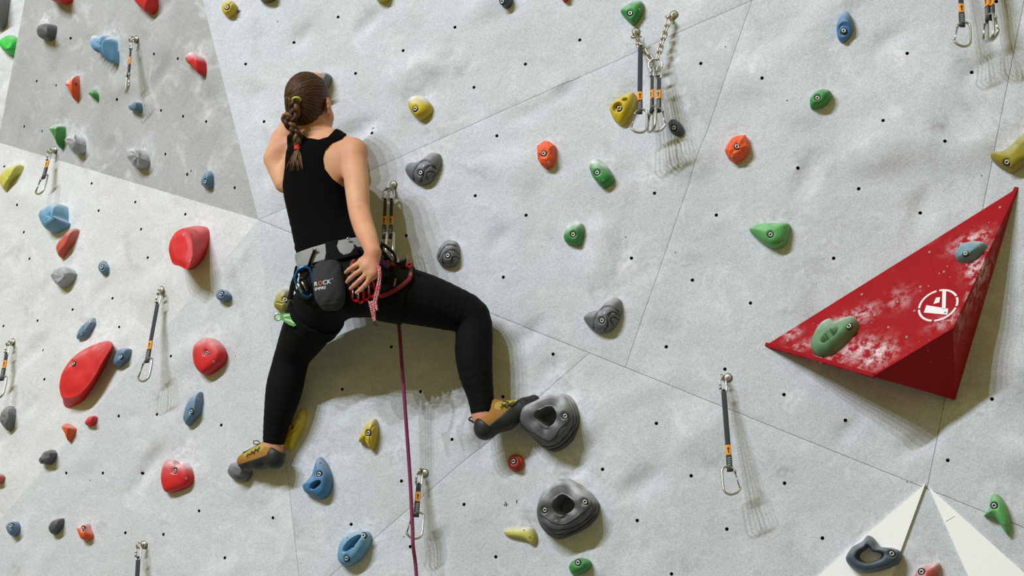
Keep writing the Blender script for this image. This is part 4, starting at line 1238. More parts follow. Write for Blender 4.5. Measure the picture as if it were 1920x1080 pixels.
def eval_prims(prims, pts, bc, br):
    """pts (n,m,3) grouped in n blocks with centres bc and radius br"""
    d = np.full(pts.shape[:2], .5, dtype=np.float32)
    for pr in prims:
        c, R = pr.bound()
        mk = np.linalg.norm(bc - c, axis=1) < R + br + pr.k + .02
        if mk.any() and isinstance(pr, Loft):
            dl = np.full(d.shape, .5, dtype=np.float32)
            for (i0, i1, cc, RR) in pr.subs:
                m2 = np.linalg.norm(bc - cc, axis=1) < RR + br + pr.k + .02
                if m2.any(): dl[m2] = np.minimum(dl[m2], pr.seg(pts[m2], i0, i1).astype(np.float32))
            d[mk] = smin(d[mk], dl[mk], pr.k)
        elif mk.any():
            d[mk] = smin(d[mk], pr.d(pts[mk]).astype(np.float32), pr.k)
    return d

def sdf_mesh(name, prims, mats, parent, vox=.0035, off=0.0, region=None, tweak=None, NB=12):
    cs = np.array([p.bound()[0] for p in prims]); Rs = np.array([p.bound()[1] for p in prims])
    lo = (cs - Rs[:, None]).min(0) - .02; hi = (cs + Rs[:, None]).max(0) + .02
    bs = NB * vox; nb = np.ceil((hi - lo) / bs).astype(int)
    gi = np.stack(np.meshgrid(*[np.arange(n) for n in nb], indexing='ij'), -1).reshape(-1, 3)
    bc = (lo + (gi + .5) * bs).astype(np.float32); br = bs * .87
    def full(pts, bcs):
        d = eval_prims(prims, pts, bcs, br) - off
        if tweak is not None: d = tweak(pts, d)
        if region is not None: d = np.maximum(d, region(pts))
        return d
    dc = np.concatenate([full(bc[i:i + 20000, None, :], bc[i:i + 20000])[:, 0] for i in range(0, len(bc), 20000)])
    act = np.abs(dc) < br * 1.55 + .006
    gi = gi[act]; bc = bc[act]
    ar = np.arange(NB + 1)
    loc = np.stack(np.meshgrid(ar, ar, ar, indexing='ij'), -1).reshape(-1, 3)
    dim = nb * NB + 2
    VK = []; VP = []; FQ = []
    S = NB + 1
    for i in range(0, len(gi), 160):
        g = gi[i:i + 160]
        idx = g[:, None, :] * NB + loc[None]
        pts = (lo + idx * vox).astype(np.float32)
        D = full(pts, bc[i:i + 160]).reshape(-1, S, S, S)
        Sg = D < 0
        cnt = np.zeros((len(g), NB, NB, NB), dtype=np.int8)
        for a in (0, 1):
            for b in (0, 1):
                for c in (0, 1): cnt += Sg[:, a:a + NB, b:b + NB, c:c + NB]
        bi, x, y, z = np.nonzero((cnt > 0) & (cnt < 8))
        if len(bi) == 0: continue
        acc = np.zeros((len(bi), 3)); num = np.zeros(len(bi))
        cor = [(a, b, c) for a in (0, 1) for b in (0, 1) for c in (0, 1)]
        vals = {cc: D[bi, x + cc[0], y + cc[1], z + cc[2]] for cc in cor}
        for c0 in cor:
            for ax in range(3):
                if c0[ax]: continue
                c1 = list(c0); c1[ax] = 1; c1 = tuple(c1)
                v0, v1 = vals[c0], vals[c1]; m = (v0 < 0) != (v1 < 0)
                t = np.where(m, v0 / np.where(m, v0 - v1, 1), 0)
                pos = np.array(c0, dtype=float)[None] + np.zeros((len(bi), 3)); pos[:, ax] = t
                acc += pos * m[:, None]; num += m
        gl = g[bi] * NB + np.stack([x, y, z], -1)
        VK.append((gl[:, 0].astype(np.int64) * dim[1] + gl[:, 1]) * dim[2] + gl[:, 2])
        VP.append(lo + (gl + acc / num[:, None]) * vox)
        for ax in range(3):
            s0 = [slice(None)] + [slice(0, NB)] * 3; s1 = list(s0); s1[ax + 1] = slice(1, NB + 1)
            A, B = Sg[tuple(s0)], Sg[tuple(s1)]
            bj, x, y, z = np.nonzero(A != B)
            if len(bj) == 0: continue
            gl = g[bj] * NB + np.stack([x, y, z], -1); inn = A[bj, x, y, z]
            o1 = np.zeros(3, int); o2 = np.zeros(3, int); o1[(ax + 1) % 3] = 1; o2[(ax + 2) % 3] = 1
            q = np.stack([gl, gl - o1, gl - o1 - o2, gl - o2], 1)
            q[~inn] = q[~inn][:, ::-1]
            FQ.append((q[..., 0].astype(np.int64) * dim[1] + q[..., 1]) * dim[2] + q[..., 2])
    VK = np.concatenate(VK); VP = np.concatenate(VP); FQ = np.concatenate(FQ)
    od = np.argsort(VK); VK = VK[od]; VP = VP[od]
    pos = np.clip(np.searchsorted(VK, FQ), 0, len(VK) - 1)
    ok = (VK[pos] == FQ).all(1)
    F = pos[ok]
    return mesh_obj(name, VP, F[:, ::-1].copy() if False else F, mats, parent)

# 2D signed distance to a polygon given in an (e1, e2) frame
def poly_sd(P, x, y):
    P = np.array(P, dtype=np.float32); n = len(P)
    d = np.full(x.shape, 1e9, dtype=np.float32); ins = np.zeros(x.shape, dtype=bool)
    for i in range(n):
        a = P[i]; b = P[(i + 1) % n]; e = b - a
        wx = x - a[0]; wy = y - a[1]
        t = np.clip((wx * e[0] + wy * e[1]) / max(1e-12, float(e @ e)), 0, 1)
        d = np.minimum(d, (wx - e[0] * t) ** 2 + (wy - e[1] * t) ** 2)
        c = ((a[1] <= y) & (b[1] > y)) | ((b[1] <= y) & (a[1] > y))
        xi = a[0] + (y - a[1]) / (b[1] - a[1] + 1e-12) * e[0]
        ins ^= c & (x < xi)
    return np.where(ins, -1, 1) * np.sqrt(d)

# ------------------------------------------------------------------ climber materials
def skin_mat():
    m, N, L, b = new_mat('skin')
    b.inputs['Roughness'].default_value = .55
    b.inputs['Subsurface Weight'].default_value = .06; b.inputs['Specular IOR Level'].default_value = .3
    b.inputs['Subsurface Radius'].default_value = (.012, .005, .003)
    b.inputs['Subsurface Scale'].default_value = .6
    tc = N.new('ShaderNodeTexCoord')
    n = N.new('ShaderNodeTexNoise'); n.inputs['Scale'].default_value = 9; n.inputs['Detail'].default_value = 4
    L.new(tc.outputs['Object'], n.inputs['Vector'])
    r = N.new('ShaderNodeValToRGB'); r.color_ramp.elements[0].position = .38; r.color_ramp.elements[1].position = .68
    r.color_ramp.elements[0].color = lin((208, 158, 122)) + (1,); r.color_ramp.elements[1].color = lin((196, 132, 106)) + (1,)
    L.new(n.outputs['Fac'], r.inputs['Fac']); L.new(r.outputs['Color'], b.inputs['Base Color'])
    n2 = N.new('ShaderNodeTexNoise'); n2.inputs['Scale'].default_value = 260; L.new(tc.outputs['Object'], n2.inputs['Vector'])
    bp = N.new('ShaderNodeBump'); bp.inputs['Strength'].default_value = .12; bp.inputs['Distance'].default_value = .001
    L.new(n2.outputs['Fac'], bp.inputs['Height']); L.new(bp.outputs['Normal'], b.inputs['Normal'])
    return m
M_SKIN = skin_mat()
M_TANK = plain('black_cotton', (3, 3, 4), .95, spec=.12, bump=.35, bscale=160, var=.2)
M_LEGG = plain('black_jersey', (5, 5, 6), .85, spec=.2, bump=.25, bscale=340, var=.2)
M_HAIR = plain('brown_hair', (58, 36, 18), .55, spec=.3, bump=.5, bscale=120, var=.35)
M_HAIR2 = plain('brown_hair_light', (112, 74, 38), .5, spec=.3, var=.3)
M_HAIR3 = plain('brown_hair_dark', (32, 20, 11), .55, spec=.3, var=.3)
M_LIME = plain('lime_hair_tie', (196, 214, 96), .6)
M_REDT = plain('red_hair_tie', (214, 62, 40), .6)
M_OCHRE = plain('ochre_suede', (150, 104, 34), .8, bump=.5, bscale=200, var=.25)
M_OCHRE2 = plain('yellow_suede', (170, 148, 62), .8, bump=.5, bscale=200, var=.2)
M_RUBBER = plain('black_rubber', (30, 31, 33), .55, var=.3, bscale=40)
M_REDRUB = plain('red_print', (112, 30, 24), .7)
M_LACE = plain('lace_dark', (22, 26, 26), .8)
M_BELT = plain('grey_padding', (142, 143, 142), .85, bump=.4, bscale=90)
M_WEB = plain('black_webbing', (9, 9, 10), .9, spec=.2, bump=.4, bscale=200)
M_REDWEB = plain('red_webbing', (118, 10, 12), .7)
M_CHBAG = plain('charcoal_fabric', (40, 42, 46), .9, bump=.6, bscale=130, var=.25)
M_PURPLE = plain('purple_webbing', (76, 36, 130), .7)
M_PINK = flecked('pink_cord', (170, 34, 54), (226, 178, 180), 330, .52)
M_ROPE = flecked('plum_rope', (112, 26, 70), (150, 60, 104), 420, .58)
M_BLUE = plain('blue_anodised', (36, 110, 190), .25, .8)
M_GREENA = plain('green_anodised', (120, 200, 120), .22, .8)
M_REDA = plain('red_anodised', (200, 28, 26), .25, .8)
M_BLACKA = plain('black_anodised', (28, 28, 32), .3, .7)

CS = 0.74
def W(x, y, h=0.0):
    return PM.hit(x, y, h * CS)
# ------------------------------------------------------------------ climber: joints (x, y as seen, distance from the wall)
PER = empty('person', W(640, 560, .36))
tag(PER, 'climber in black tank top and leggings with a long braid and harness', 'person')
BK = (nM * .8 + CAM_B * .2).normalized()          # direction the back faces

torso_c = [(652, 575, .33), (650, 535, .345), (632, 497, .36), (616, 462, .365), (606, 430, .36), (598, 385, .35), (593, 340, .345), (596, 300, .34), (597, 272, .33), (593, 250, .325)]
def mpp(h): return (W(960, 540, h) - CAM_P).length / FPX
tr_x = [x * mpp(.35) for x in (62, 86, 74, 62, 57, 61, 66, 70, 56, 30)]
tr_y = [.085, .112, .108, .095, .088, .096, .102, .098, .072, .045]
LOFT = Loft([W(*c) for c in torso_c], tr_x, tr_y, BK, k=.02, n=22, rz=.03)
S_R, E_R, W_R = W(664, 287, .345), W(674, 398, .47), W(700, 474, .60)
S_L, E_L, W_L = W(526, 283, .32), W(534, 226, .12), W(577, 172, .085)
TORSO = [LOFT,
    Cone(W(594, 250, .335), W(655, 275, .345), .034, .032, .03),      # trapezius
    Cone(W(588, 250, .335), W(535, 276, .330), .034, .030, .03),
    Ell(W(632, 305, .395), (CAM_R, CAM_U, BK), (.055, .062, .03), .03),   # shoulder blades
    Ell(W(560, 308, .385), (CAM_R, CAM_U, BK), (.05, .062, .03), .03),
]
HEADC = W(581, 192, .36)
look = (CAM_R * .33 + CAM_U * .10 - CAM_B * .90).normalized()
hup = (CAM_U * .97 + CAM_R * -.10 + CAM_B * .05); hup = (hup - look * hup.dot(look)).normalized()
hrt = look.cross(hup)
def HD(r, u, f): return HEADC + hrt * r + hup * u + look * f
HEAD = [Cone(W(594, 262, .33), HD(-.002, -.055, -.02), .055, .050, .02),
    Ell(HD(0, .012, -.012), (hrt, hup, look), (.071, .090, .094), .02),
    Ell(HD(0, -.045, .042), (hrt, hup, look), (.056, .066, .058), .03),
    Cone(HD(.0, -.085, .072), HD(.0, -.088, .08), .026, .022, .03),          # chin
    Cone(HD(.045, -.062, .03), HD(.015, -.092, .065), .026, .02, .025), Cone(HD(-.045, -.062, .03), HD(-.015, -.092, .065), .026, .02, .025),
    Cone(HD(0, -.002, .094), HD(0, -.034, .112), .008, .013, .012),          # nose
    Ell(HD(0, -.060, .094), (hrt, hup, look), (.022, .008, .012), .008),
    Ell(HD(.030, -.006, .082), (hrt, hup, look), (.016, .010, .010), .008), Ell(HD(-.030, -.006, .082), (hrt, hup, look), (.016, .010, .010), .008),
    Cone(HD(.045, .016, .078), HD(.012, .014, .092), .008, .008, .014), Cone(HD(-.045, .016, .078), HD(-.012, .014, .092), .008, .008, .014),
]
for sg in (1, -1):   # ears: rim and lobe
    ec_ = HD(.072 * sg, -.028, -.004)
    back = (-look * .8 + hrt * sg * .55).normalized(); nn = (hrt * sg * .8 + look * .6).normalized()
    rim = [ec_ + hup * (.030 * math.sin(a)) + back * (.017 * math.cos(a) + .006) for a in [math.radians(t) for t in (-80, -40, 0, 40, 80, 120)]]
    for a_, b_ in zip(rim[:-1], rim[1:]): HEAD.append(Cone(a_, b_, .0052, .0055, .006))
    HEAD.append(Ell(ec_ + back * .004, (back, hup, nn), (.016, .026, .006), .006))
def limb(pts, rs, k=.03, n=16):
    return Loft([W(*p) for p in pts], rs, rs, CAM_B + CAM_U * .13, k, n)
ARMS = [limb([(660, 285, .345), (666, 318, .385), (670, 360, .43), (674, 398, .470), (682, 425, .51), (692, 452, .56), (700, 474, .60)], [.048, .0455, .043, .0375, .0385, .033, .0255], .011),
    Cone(S_R, S_R, .046, .046, .03),
    Ell(E_R + CAM_B * .020 + CAM_R * -.008, (CAM_R, CAM_U, CAM_B), (.014, .018, .016), .016),
    limb([(526, 283, .32), (529, 263, .25), (541, 243, .17), (556, 224, .13), (570, 200, .11), (583, 170, .085)], [.046, .043, .037, .034, .034, .025]),
    Cone(W(512, 300, .33), W(530, 345, .345), .034, .030, .04)]
# right hand: back of the hand to the viewer, fingers curled to the left
def hx(x, y, h): return W(x, y, h)
HAND_R = [Cone(W_R, hx(688, 500, .615), .0225, .022, .012), Cone(W_R, hx(700, 512, .612), .0225, .020, .012), Cone(hx(680, 493, .618), hx(696, 519, .612), .0135, .0130, .012)]
for (m_, p_, d_, t_) in (((680, 491, .620), (664, 499, .622), (654, 506, .606), (648, 511, .590)),
                         ((685, 501, .622), (667, 513, .624), (656, 522, .606), (650, 529, .588)),
                         ((690, 511, .621), (675, 525, .620), (664, 535, .602), (657, 541, .585)),
                         ((696, 519, .616), (685, 534, .614), (676, 543, .600), (668, 549, .586))):
    m_, p_, d_, t_ = hx(*m_), hx(*p_), hx(*d_), hx(*t_)
    HAND_R += [Cone(m_, p_, .0094, .0083, .005), Cone(p_, d_, .0083, .0075, .003), Cone(d_, t_, .0074, .0060, .003)]
HAND_R += [Cone(hx(690, 480, .590), hx(677, 489, .575), .0135, .0105, .012), Cone(hx(677, 489, .575), hx(668, 497, .560), .0100, .0088, .005), Cone(hx(668, 497, .560), hx(662, 504, .548), .0088, .0070, .004)]
# left hand on the hold
HAND_L = [Cone(W_L, W(586, 152, .085), .024, .026, .015), Cone(W(580, 151, .092), W(594, 154, .092), .014, .013, .012)]
for i, (mx, my, px_, py_, tx, ty) in enumerate(((580, 149, 584, 141, 592, 140), (585, 149, 590, 140, 597, 140), (590, 151, 595, 142, 602, 142), (594, 155, 599, 147, 606, 147))):
    m_ = W(mx, my, .094); p_ = W(px_, py_, .098); t_ = W(tx, ty, .070)
    HAND_L += [Cone(m_, p_, .0098, .0090, .006), Cone(p_, t_, .0090, .0076, .004)]
HAND_L += [Cone(W(588, 160, .085), W(597, 163, .09), .013, .010, .01), Cone(W(597, 163, .09), W(606, 162, .085), .010, .008, .005)]
# legs
H_R, K_R, A_R = W(702, 545, .330), W(884, 596, .150), W(905, 778, .150)
H_L, K_L, A_L = W(612, 555, .330), W(548, 664, .13), W(512, 838, .08)
LEGS = [limb([(690, 538, .35), (735, 548, .325), (790, 561, .27), (840, 576, .205), (880, 592, .16), (889, 622, .158), (888, 662, .165), (893, 705, .162), (901, 742, .155), (905, 778, .15)], [.098, .097, .090, .077, .064, .060, .0625, .054, .041, .035], .04, 26),
    Ell(W(668, 540, .39), (CAM_R, CAM_U, BK), (.09, .085, .07), .04), Ell(W(618, 540, .39), (CAM_R, CAM_U, BK), (.085, .085, .07), .04),
    limb([(618, 548, .34), (592, 590, .28), (566, 634, .19), (549, 666, .145), (541, 694, .13), (534, 724, .122), (526, 762, .11), (517, 800, .095), (512, 838, .08)], [.098, .095, .077, .0605, .0605, .0645, .055, .040, .033], .04, 26)]
FEET = [Cone(A_R, W(912, 800, .155), .034, .032, .02), Cone(W(912, 800, .155), W(985, 762, .085), .030, .024, .02),
        Cone(A_L, W(515, 858, .085), .032, .030, .02), Cone(W(512, 856, .085), W(462, 862, .055), .028, .022, .02)]
BODY = TORSO + HEAD + ARMS + HAND_R + HAND_L + LEGS + FEET
sdf_mesh('body', BODY, M_SKIN, PER, vox=.0034)

# --- tank top, cut in the plane of the back
TO = W(595, 350, .44); te2 = CAM_B; te1 = CAM_R; teu = CAM_U
def tp(x, y):
    q = W(x, y, .43) - TO; return (q.dot(te1), q.dot(teu))
tank_poly = [tp(*p) for p in [(558,225),(563,248),(575,258),(598,262),(614,256),(621,246),(632,230),(652,238),(640,258),(622,268),(611,281),(607,297),(610,317),(624,336),(643,350),(664,363),(720,372),(720,455),(668,444),(612,462),(552,480),(500,500),(500,354),(524,352),(531,335),(535,312),(536,282),(533,240)]]
def tank_region(p):
    q = p - A3(TO)
    x = q @ A3(te1); y = q @ A3(teu)
    return poly_sd(tank_poly, x, y)
def tank_folds(p, d):
    q = p - A3(TO); x = q @ A3(te1); y = q @ A3(teu)
    low = np.clip((-.08 - y) / .10, 0, 1)
    return d - low * (.0015 * np.sin(y * 210 + x * 75 + 2.6 * np.sin(x * 38 + y * 20)) * (.5 + .5 * np.sin(x * 47 + y * 90)) + .003) - .0012 * np.sin(x * 70 + y * 40)
sdf_mesh('tank_top', TORSO, M_TANK, PER, vox=.0036, off=.0055, region=tank_region, tweak=tank_folds)
# --- leggings
hemR, axR = W(906, 776, .152), (A_R - W(900, 735, .155)).normalized()
hemL, axL = W(513, 831, .083), (A_L - W(520, 785, .10)).normalized()
wq, wn = W(610, 470, .40), (CAM_U * .96 + CAM_R * -.26).normalized()
def leg_region(p):
    r = (p - A3(wq)) @ A3(wn)
    for hm, ax in ((hemR, axR), (hemL, axL)):
        q = p - A3(hm); near = (q * q).sum(-1) < .022
        r = np.where(near, np.maximum(r, q @ A3(ax)), r)
    return r
def leg_folds(p, d):
    out = d
    for c, ax in ((K_R, (A_R - K_R).normalized()), (K_L, (A_L - K_L).normalized()), (hemL, axL), (hemR, axR)):
        q = p - A3(c); s = q @ A3(ax); w = np.exp(-(q * q).sum(-1) / .0032)
        out = out - w * .0012 * np.sin(s * 300)
    return out
sdf_mesh('leggings', [LOFT] + LEGS, M_LEGG, PER, vox=.0036, off=.005, region=leg_region, tweak=leg_folds)

# --- hair: cap, strands drawn to the tie, braid
TIE = W(556, 187, .36) + CAM_B * .10
HAIRP = [Ell(HD(0, .018, -.016), (hrt, hup, look), (.0775, .094, .100), .02), Ell(HD(-.004, -.035, -.058), (hrt, hup, look), (.056, .056, .046), .03)]
def hair_region(p):
    q = p - A3(HEADC); r = q @ A3(hrt); u = q @ A3(hup); f = q @ A3(look)
    face = f - (.062 + .35 * (u - .05))                  # hairline at the brow
    face = np.maximum(face, f - .085)
    side = np.minimum(np.minimum(.022 - u, f + .012), .2)      # around the ears
    side = np.where(np.abs(r) > .045, np.minimum(.012 - u, f + .018), -1)
    nape = -.078 - u + .25 * (f + .05)
    return np.maximum(np.maximum(f - .058 - .25 * u, side), nape)
def hair_tweak(p, d):
    q = p - A3(TIE); n = A3(look)
    x = q @ A3(hrt); y = q @ A3(hup); a = np.arctan2(y, x)
    rr = np.sqrt(x * x + y * y)
    return d - .0011 * np.sin(a * 46 + 3 * np.sin(rr * 60)) * np.clip(rr / .03, 0, 1)
hair = sdf_mesh('hair', HAIRP, M_HAIR, PER, vox=.0026, region=hair_region, tweak=hair_tweak)
hair['label'] = 'brown hair pulled back into a braid'
# strands lying on the cap
hme = hair.data; hv = [hair.matrix_world @ v.co for v in hme.vertices]
hv = [v.co + wloc[PER] for v in hme.vertices]
hb = BVHTree.FromPolygons(hv, [tuple(p.vertices) for p in hme.polygons])
HC = HD(0, .012, -.016)
for mi, (mm, seed, cnt) in enumerate(((M_HAIR2, 3, 46), (M_HAIR3, 5, 46))):
    rg_ = random.Random(seed); mb = MB()
    for i in range(cnt):
        a = rg_.uniform(0, 2 * math.pi)
        dr = (hrt * math.cos(a) + hup * math.sin(a) + look * rg_.uniform(-.1, .55)).normalized()
        d0 = (TIE - HC).normalized(); pts = []
        for j in range(9):
            t = .06 + .94 * (j / 8) * rg_.uniform(.97, 1.0)
            dd = (d0 * (1 - t) + dr * t).normalized()
            loc, nr, _, _ = hb.ray_cast(HC + dd * .3, -dd)
            if loc is None or (loc - HC).length < .06: break
            pts.append(loc + dd * .0002)
        if len(pts) > 3: mb.tube(pts, [.0010] * (len(pts) - 1) + [.0004], 4)
    mb.build('hair_strands', mm, hair)
def kid(n): return [o for o in PER.children if o.name.split('.')[0] == n][0]
def bvh_of(*objs):
    V = []; F = []
    for o in objs:
        b = len(V); V += [v.co + wloc[o] for v in o.data.vertices]; F += [tuple(i + b for i in p.vertices) for p in o.data.polygons]
    return BVHTree.FromPolygons(V, F)
bb_ = bvh_of(kid('body'), kid('tank_top'), hair)
def onb(x, y, lift):
    loc, nr, _, _ = bb_.ray_cast(CAM_P, ray(x, y))
    return loc + CAM_B * lift
bp_ = [onb(556, 188, .004), onb(553, 204, .010), onb(553, 220, .012), onb(556, 238, .018), onb(561, 255, .012), onb(558, 273, .010)]
d0_, d1_ = bp_[0].dot(CAM_B), bp_[-1].dot(CAM_B)
for i_ in range(1, 5):
    want = d0_ + (d1_ - d0_) * i_ / 5 - .002
    if bp_[i_].dot(CAM_B) < want: bp_[i_] = bp_[i_] + CAM_B * (want - bp_[i_].dot(CAM_B))
bp_ = smooth_open(bp_, 60)
braid_r = lambda t: .0116 * (1 - .22 * t)
strd = [[], [], []]
for i, c in enumerate(bp_):
    t = i / 59; tg = (bp_[min(i + 1, 59)] - bp_[max(i - 1, 0)]).normalized()
    s_ = tg.cross(CAM_B).normalized(); n_ = s_.cross(tg).normalized()
    if n_.dot(CAM_B) < 0: n_ = -n_
    for k in range(3):
        ph = t * 2 * math.pi * 2.1 + k * 2 * math.pi / 3
        amp = braid_r(t) * min(1, t * 8 + .25)
        strd[k].append(c + s_ * (amp * 1.05 * math.sin(ph)) + n_ * (amp * .62 * math.sin(2 * ph)))
brd = empty('braid', bp_[0], PER); brd['label'] = 'long three-strand brown braid'
for k in range(3):
    mb = MB(); mb.tube(strd[k], [braid_r(i / 59) * .92 * min(1, .5 + i / 10) for i in range(60)], 10)
    # fine hairs on the strand
    so = mb.build('braid_strand', (M_HAIR, M_HAIR2, M_HAIR)[k], brd)
    mb = MB()
    for a in range(7):
        off_ = [CAM_R * (.0105 * math.cos(a * .9)) * braid_r(i / 59) / .0135 + CAM_U * .002 * math.sin(a) + CAM_B * (.0105 * abs(math.sin(a * .9 + .4))) * braid_r(i / 59) / .0135 for i in range(60)]
        mb.tube([p + o for p, o in zip(strd[k], off_)][::3], .0011, 4)
    mb.build('braid_hairs', (M_HAIR3, M_HAIR3, M_HAIR2)[k], so)
mb = MB()
rg_ = random.Random(11)
for i in range(70):
    a = onb(558 + rg_.uniform(-3, 3), 280, .010 + rg_.uniform(-.004, .004)); e_ = rg_.uniform(.7, 1.0)
    b = onb(552 + max(-16, min(18, rg_.gauss(0, 8))), 280 + 44 * e_, rg_.uniform(.002, .016)); m_ = (a + b) / 2 + CAM_R * rg_.uniform(-.006, .006) + CAM_B * .004
    mb.tube(smooth_open([a, m_, b], 7), [.0022, .0022, .002, .0018, .0015, .001, .0004], 4, m=i % 2)
tf = mb.build('braid_tail', [M_HAIR2, M_HAIR], brd)
mb = MB()
for j in range(3):
    c = onb(558, 273 + 3.2 * j, .010)
    mb.tube([c + CAM_R * (.0085 * math.cos(a)) + CAM_B * (.0085 * math.sin(a)) + CAM_U * .001 * math.sin(a) for a in [2 * math.pi * i / 16 for i in range(16)]], .0034, 6, closed=True)
o = mb.build('hair_tie', M_REDT, brd); o['label'] = 'red hair tie at the end of the braid'
mb = MB()
c = onb(556, 188, .002)
mb.tube([c + CAM_R * (.0145 * math.cos(a)) + (CAM_B * .75 + CAM_U * .25) * (.013 * math.sin(a)) + CAM_U * (.006 * math.sin(a)) for a in [2 * math.pi * i / 20 for i in range(20)]], .0034, 6, closed=True)
o = mb.build('hair_tie', M_LIME, brd); o['label'] = 'lime green hair tie'
mb = MB()
mb.tube(smooth_open([onb(562, 242, .02), onb(571, 250, .02), onb(573, 257, .02), onb(567, 259, .02), onb(567, 252, .02)], 14), .0012, 5); mb.build('stray_curl', M_HAIR3, brd)

# --- climbing shoes
def shoe(label, prims, top_n, top_q, lace_pts, tongue, heel_c, heel_n, pull, bow, side, name_line):
    sh = sdf_mesh('climbing_shoe', prims, M_OCHRE, PER, vox=.0028, off=.003, region=lambda p: (p - A3(top_q)) @ A3(top_n))
    sh['label'] = label
    rd_q, rd_n, hl_c, hl_r = name_line
    sdf_mesh('rubber_rand', prims, M_RUBBER, sh, vox=.0028, off=.0052, region=lambda p: np.maximum(np.minimum((p - A3(rd_q)) @ A3(rd_n), np.sqrt(((p - A3(hl_c)) ** 2).sum(-1)) - hl_r), (p - A3(top_q)) @ A3(top_n)))
    la, lb2 = lace_pts[0][1], lace_pts[-1][1]
    sdf_mesh('lace_panel', prims, M_OCHRE2, sh, vox=.0028, off=.0042, region=lambda p: np.maximum(np.maximum(Cone(la, lb2, .022, .016).d(p), (p - A3(top_q)) @ A3(top_n)), -((p - A3(rd_q)) @ A3(rd_n))))
    mb = MB()
    sb = bvh_of(sh)
    def osh(x, y):
        loc, nr, _, _ = sb.ray_cast(CAM_P, ray(x, y)); return None if loc is None else loc + CAM_B * .005 + nr * .002
    for seg in side:
        P_ = [osh(*q) for q in seg]
        if all(q is not None for q in P_): mb.tube(P_, .0019, 5)
    for b in bow: mb.tube(smooth_open(b, 18), .0017, 5)
    mb.build('lace', M_LACE, sh)
    mb = MB(); mb.tube(smooth_open(pull, 16), .0034, 6, flat=(1.3, .6)); mb.build('pull_loop', M_LACE, sh)
    mb = MB(); mb.lathe(heel_c, heel_n, [(.013, 0), (.012, .0016), (.006, .002)], 18); mb.build('heel_print', M_REDRUB, sh)
    return sh
# right shoe (pointing right, heel towards the viewer)
RS = [Cone(W(911, 797, .165), W(909, 806, .165), .031, .029, .015), Cone(W(911, 800, .162), W(950, 786, .120), .033, .031, .02), Cone(W(950, 784, .120), W(982, 765, .085), .032, .027, .02), Cone(W(980, 766, .085), W(1001, 752, .066), .026, .017, .02),
      Cone(W(928, 780, .14), W(948, 772, .115), .030, .028, .02), Cone(W(926, 764, .138), W(962, 764, .105), .020, .019, .02), Cone(W(922, 753, .145), W(934, 764, .138), .012, .018, .015)]
rq, rn = W(906, 788, .17), (-(W(1003, 742, .066) - W(908, 822, .16)).cross(CAM_B)).normalized()
if rn.dot(CAM_U) < 0: rn = -rn
LP = [(W(930 + i * 13, 753 - i * 2.2, .142 - i * .013), W(936 + i * 13, 765 - i * 2.4, .150 - i * .013)) for i in range(5)]
shoe('ochre climbing shoe with black rubber on the right foot', RS, (CAM_U * .80 - CAM_R * .60).normalized(), W(910, 760, .16), LP, None,
     W(912, 803, .199), (CAM_B * .93 - CAM_R * .2 - CAM_U * .2).normalized(), [W(894, 795, .165), W(885, 790, .172), W(879, 786, .176), W(884, 782, .176), W(893, 785, .165)],
     [[W(934, 757, .15), W(926, 748, .155), W(918, 742, .155), W(920, 750, .152), W(930, 757, .15)], [W(934, 757, .15), W(945, 752, .15), W(955, 756, .145), W(946, 760, .148), W(934, 757, .15)], [W(932, 758, .15), W(922, 755, .155)], [W(935, 758, .152), W(930, 775, .158)]], [[(940,757),(948,763)],[(951,755),(958,762)],[(962,753),(968,759)],[(972,750),(978,756)],[(982,747),(987,752)],[(938,764),(950,757)],[(948,764),(961,755)],[(959,762),(971,752)]],
     (W(940, 778, .16), rn, W(902, 808, .175), .046))
# left shoe (pointing left)
LS = [Cone(W(517, 852, .098), W(516, 862, .098), .029, .027, .015), Cone(W(514, 856, .096), W(486, 862, .078), .030, .028, .02), Cone(W(488, 860, .078), W(465, 863, .060), .028, .024, .02), Cone(W(466, 862, .060), W(455, 864, .053), .023, .018, .02),
      Cone(W(503, 848, .090), W(484, 852, .075), .026, .023, .02), Cone(W(496, 842, .086), W(474, 853, .066), .016, .016, .02), Cone(W(499, 832, .092), W(494, 842, .086), .010, .015, .012)]
LP2 = [(W(494 - i * 7, 833 + i * 3.6, .094 - i * .006), W(491 - i * 7, 842 + i * 3.6, .105 - i * .006)) for i in range(5)]
ln = (CAM_U * .93 - CAM_R * .36).normalized()
shoe('ochre climbing shoe with black rubber on the left foot', LS, (CAM_U * .8 + CAM_R * .45).normalized(), W(505, 832, .09), LP2, None,
     W(505, 858, .129), (CAM_B * .96 + CAM_U * .1).normalized(), [W(523, 838, .10), W(522, 828, .108), W(517, 822, .112), W(512, 829, .11), W(514, 838, .105)],
     [[W(488, 831, .098), W(482, 826, .098), W(475, 828, .096), W(478, 833, .096), W(488, 832, .098)], [W(488, 831, .098), W(470, 842, .09), W(455, 849, .08)]], [[(488,838),(483,845)],[(481,842),(476,849)],[(474,846),(469,853)],[(467,850),(463,856)],[(484,846),(480,842)],[(477,850),(473,846)]],
     (W(490, 856, .11), ln, W(521, 856, .105), .042))
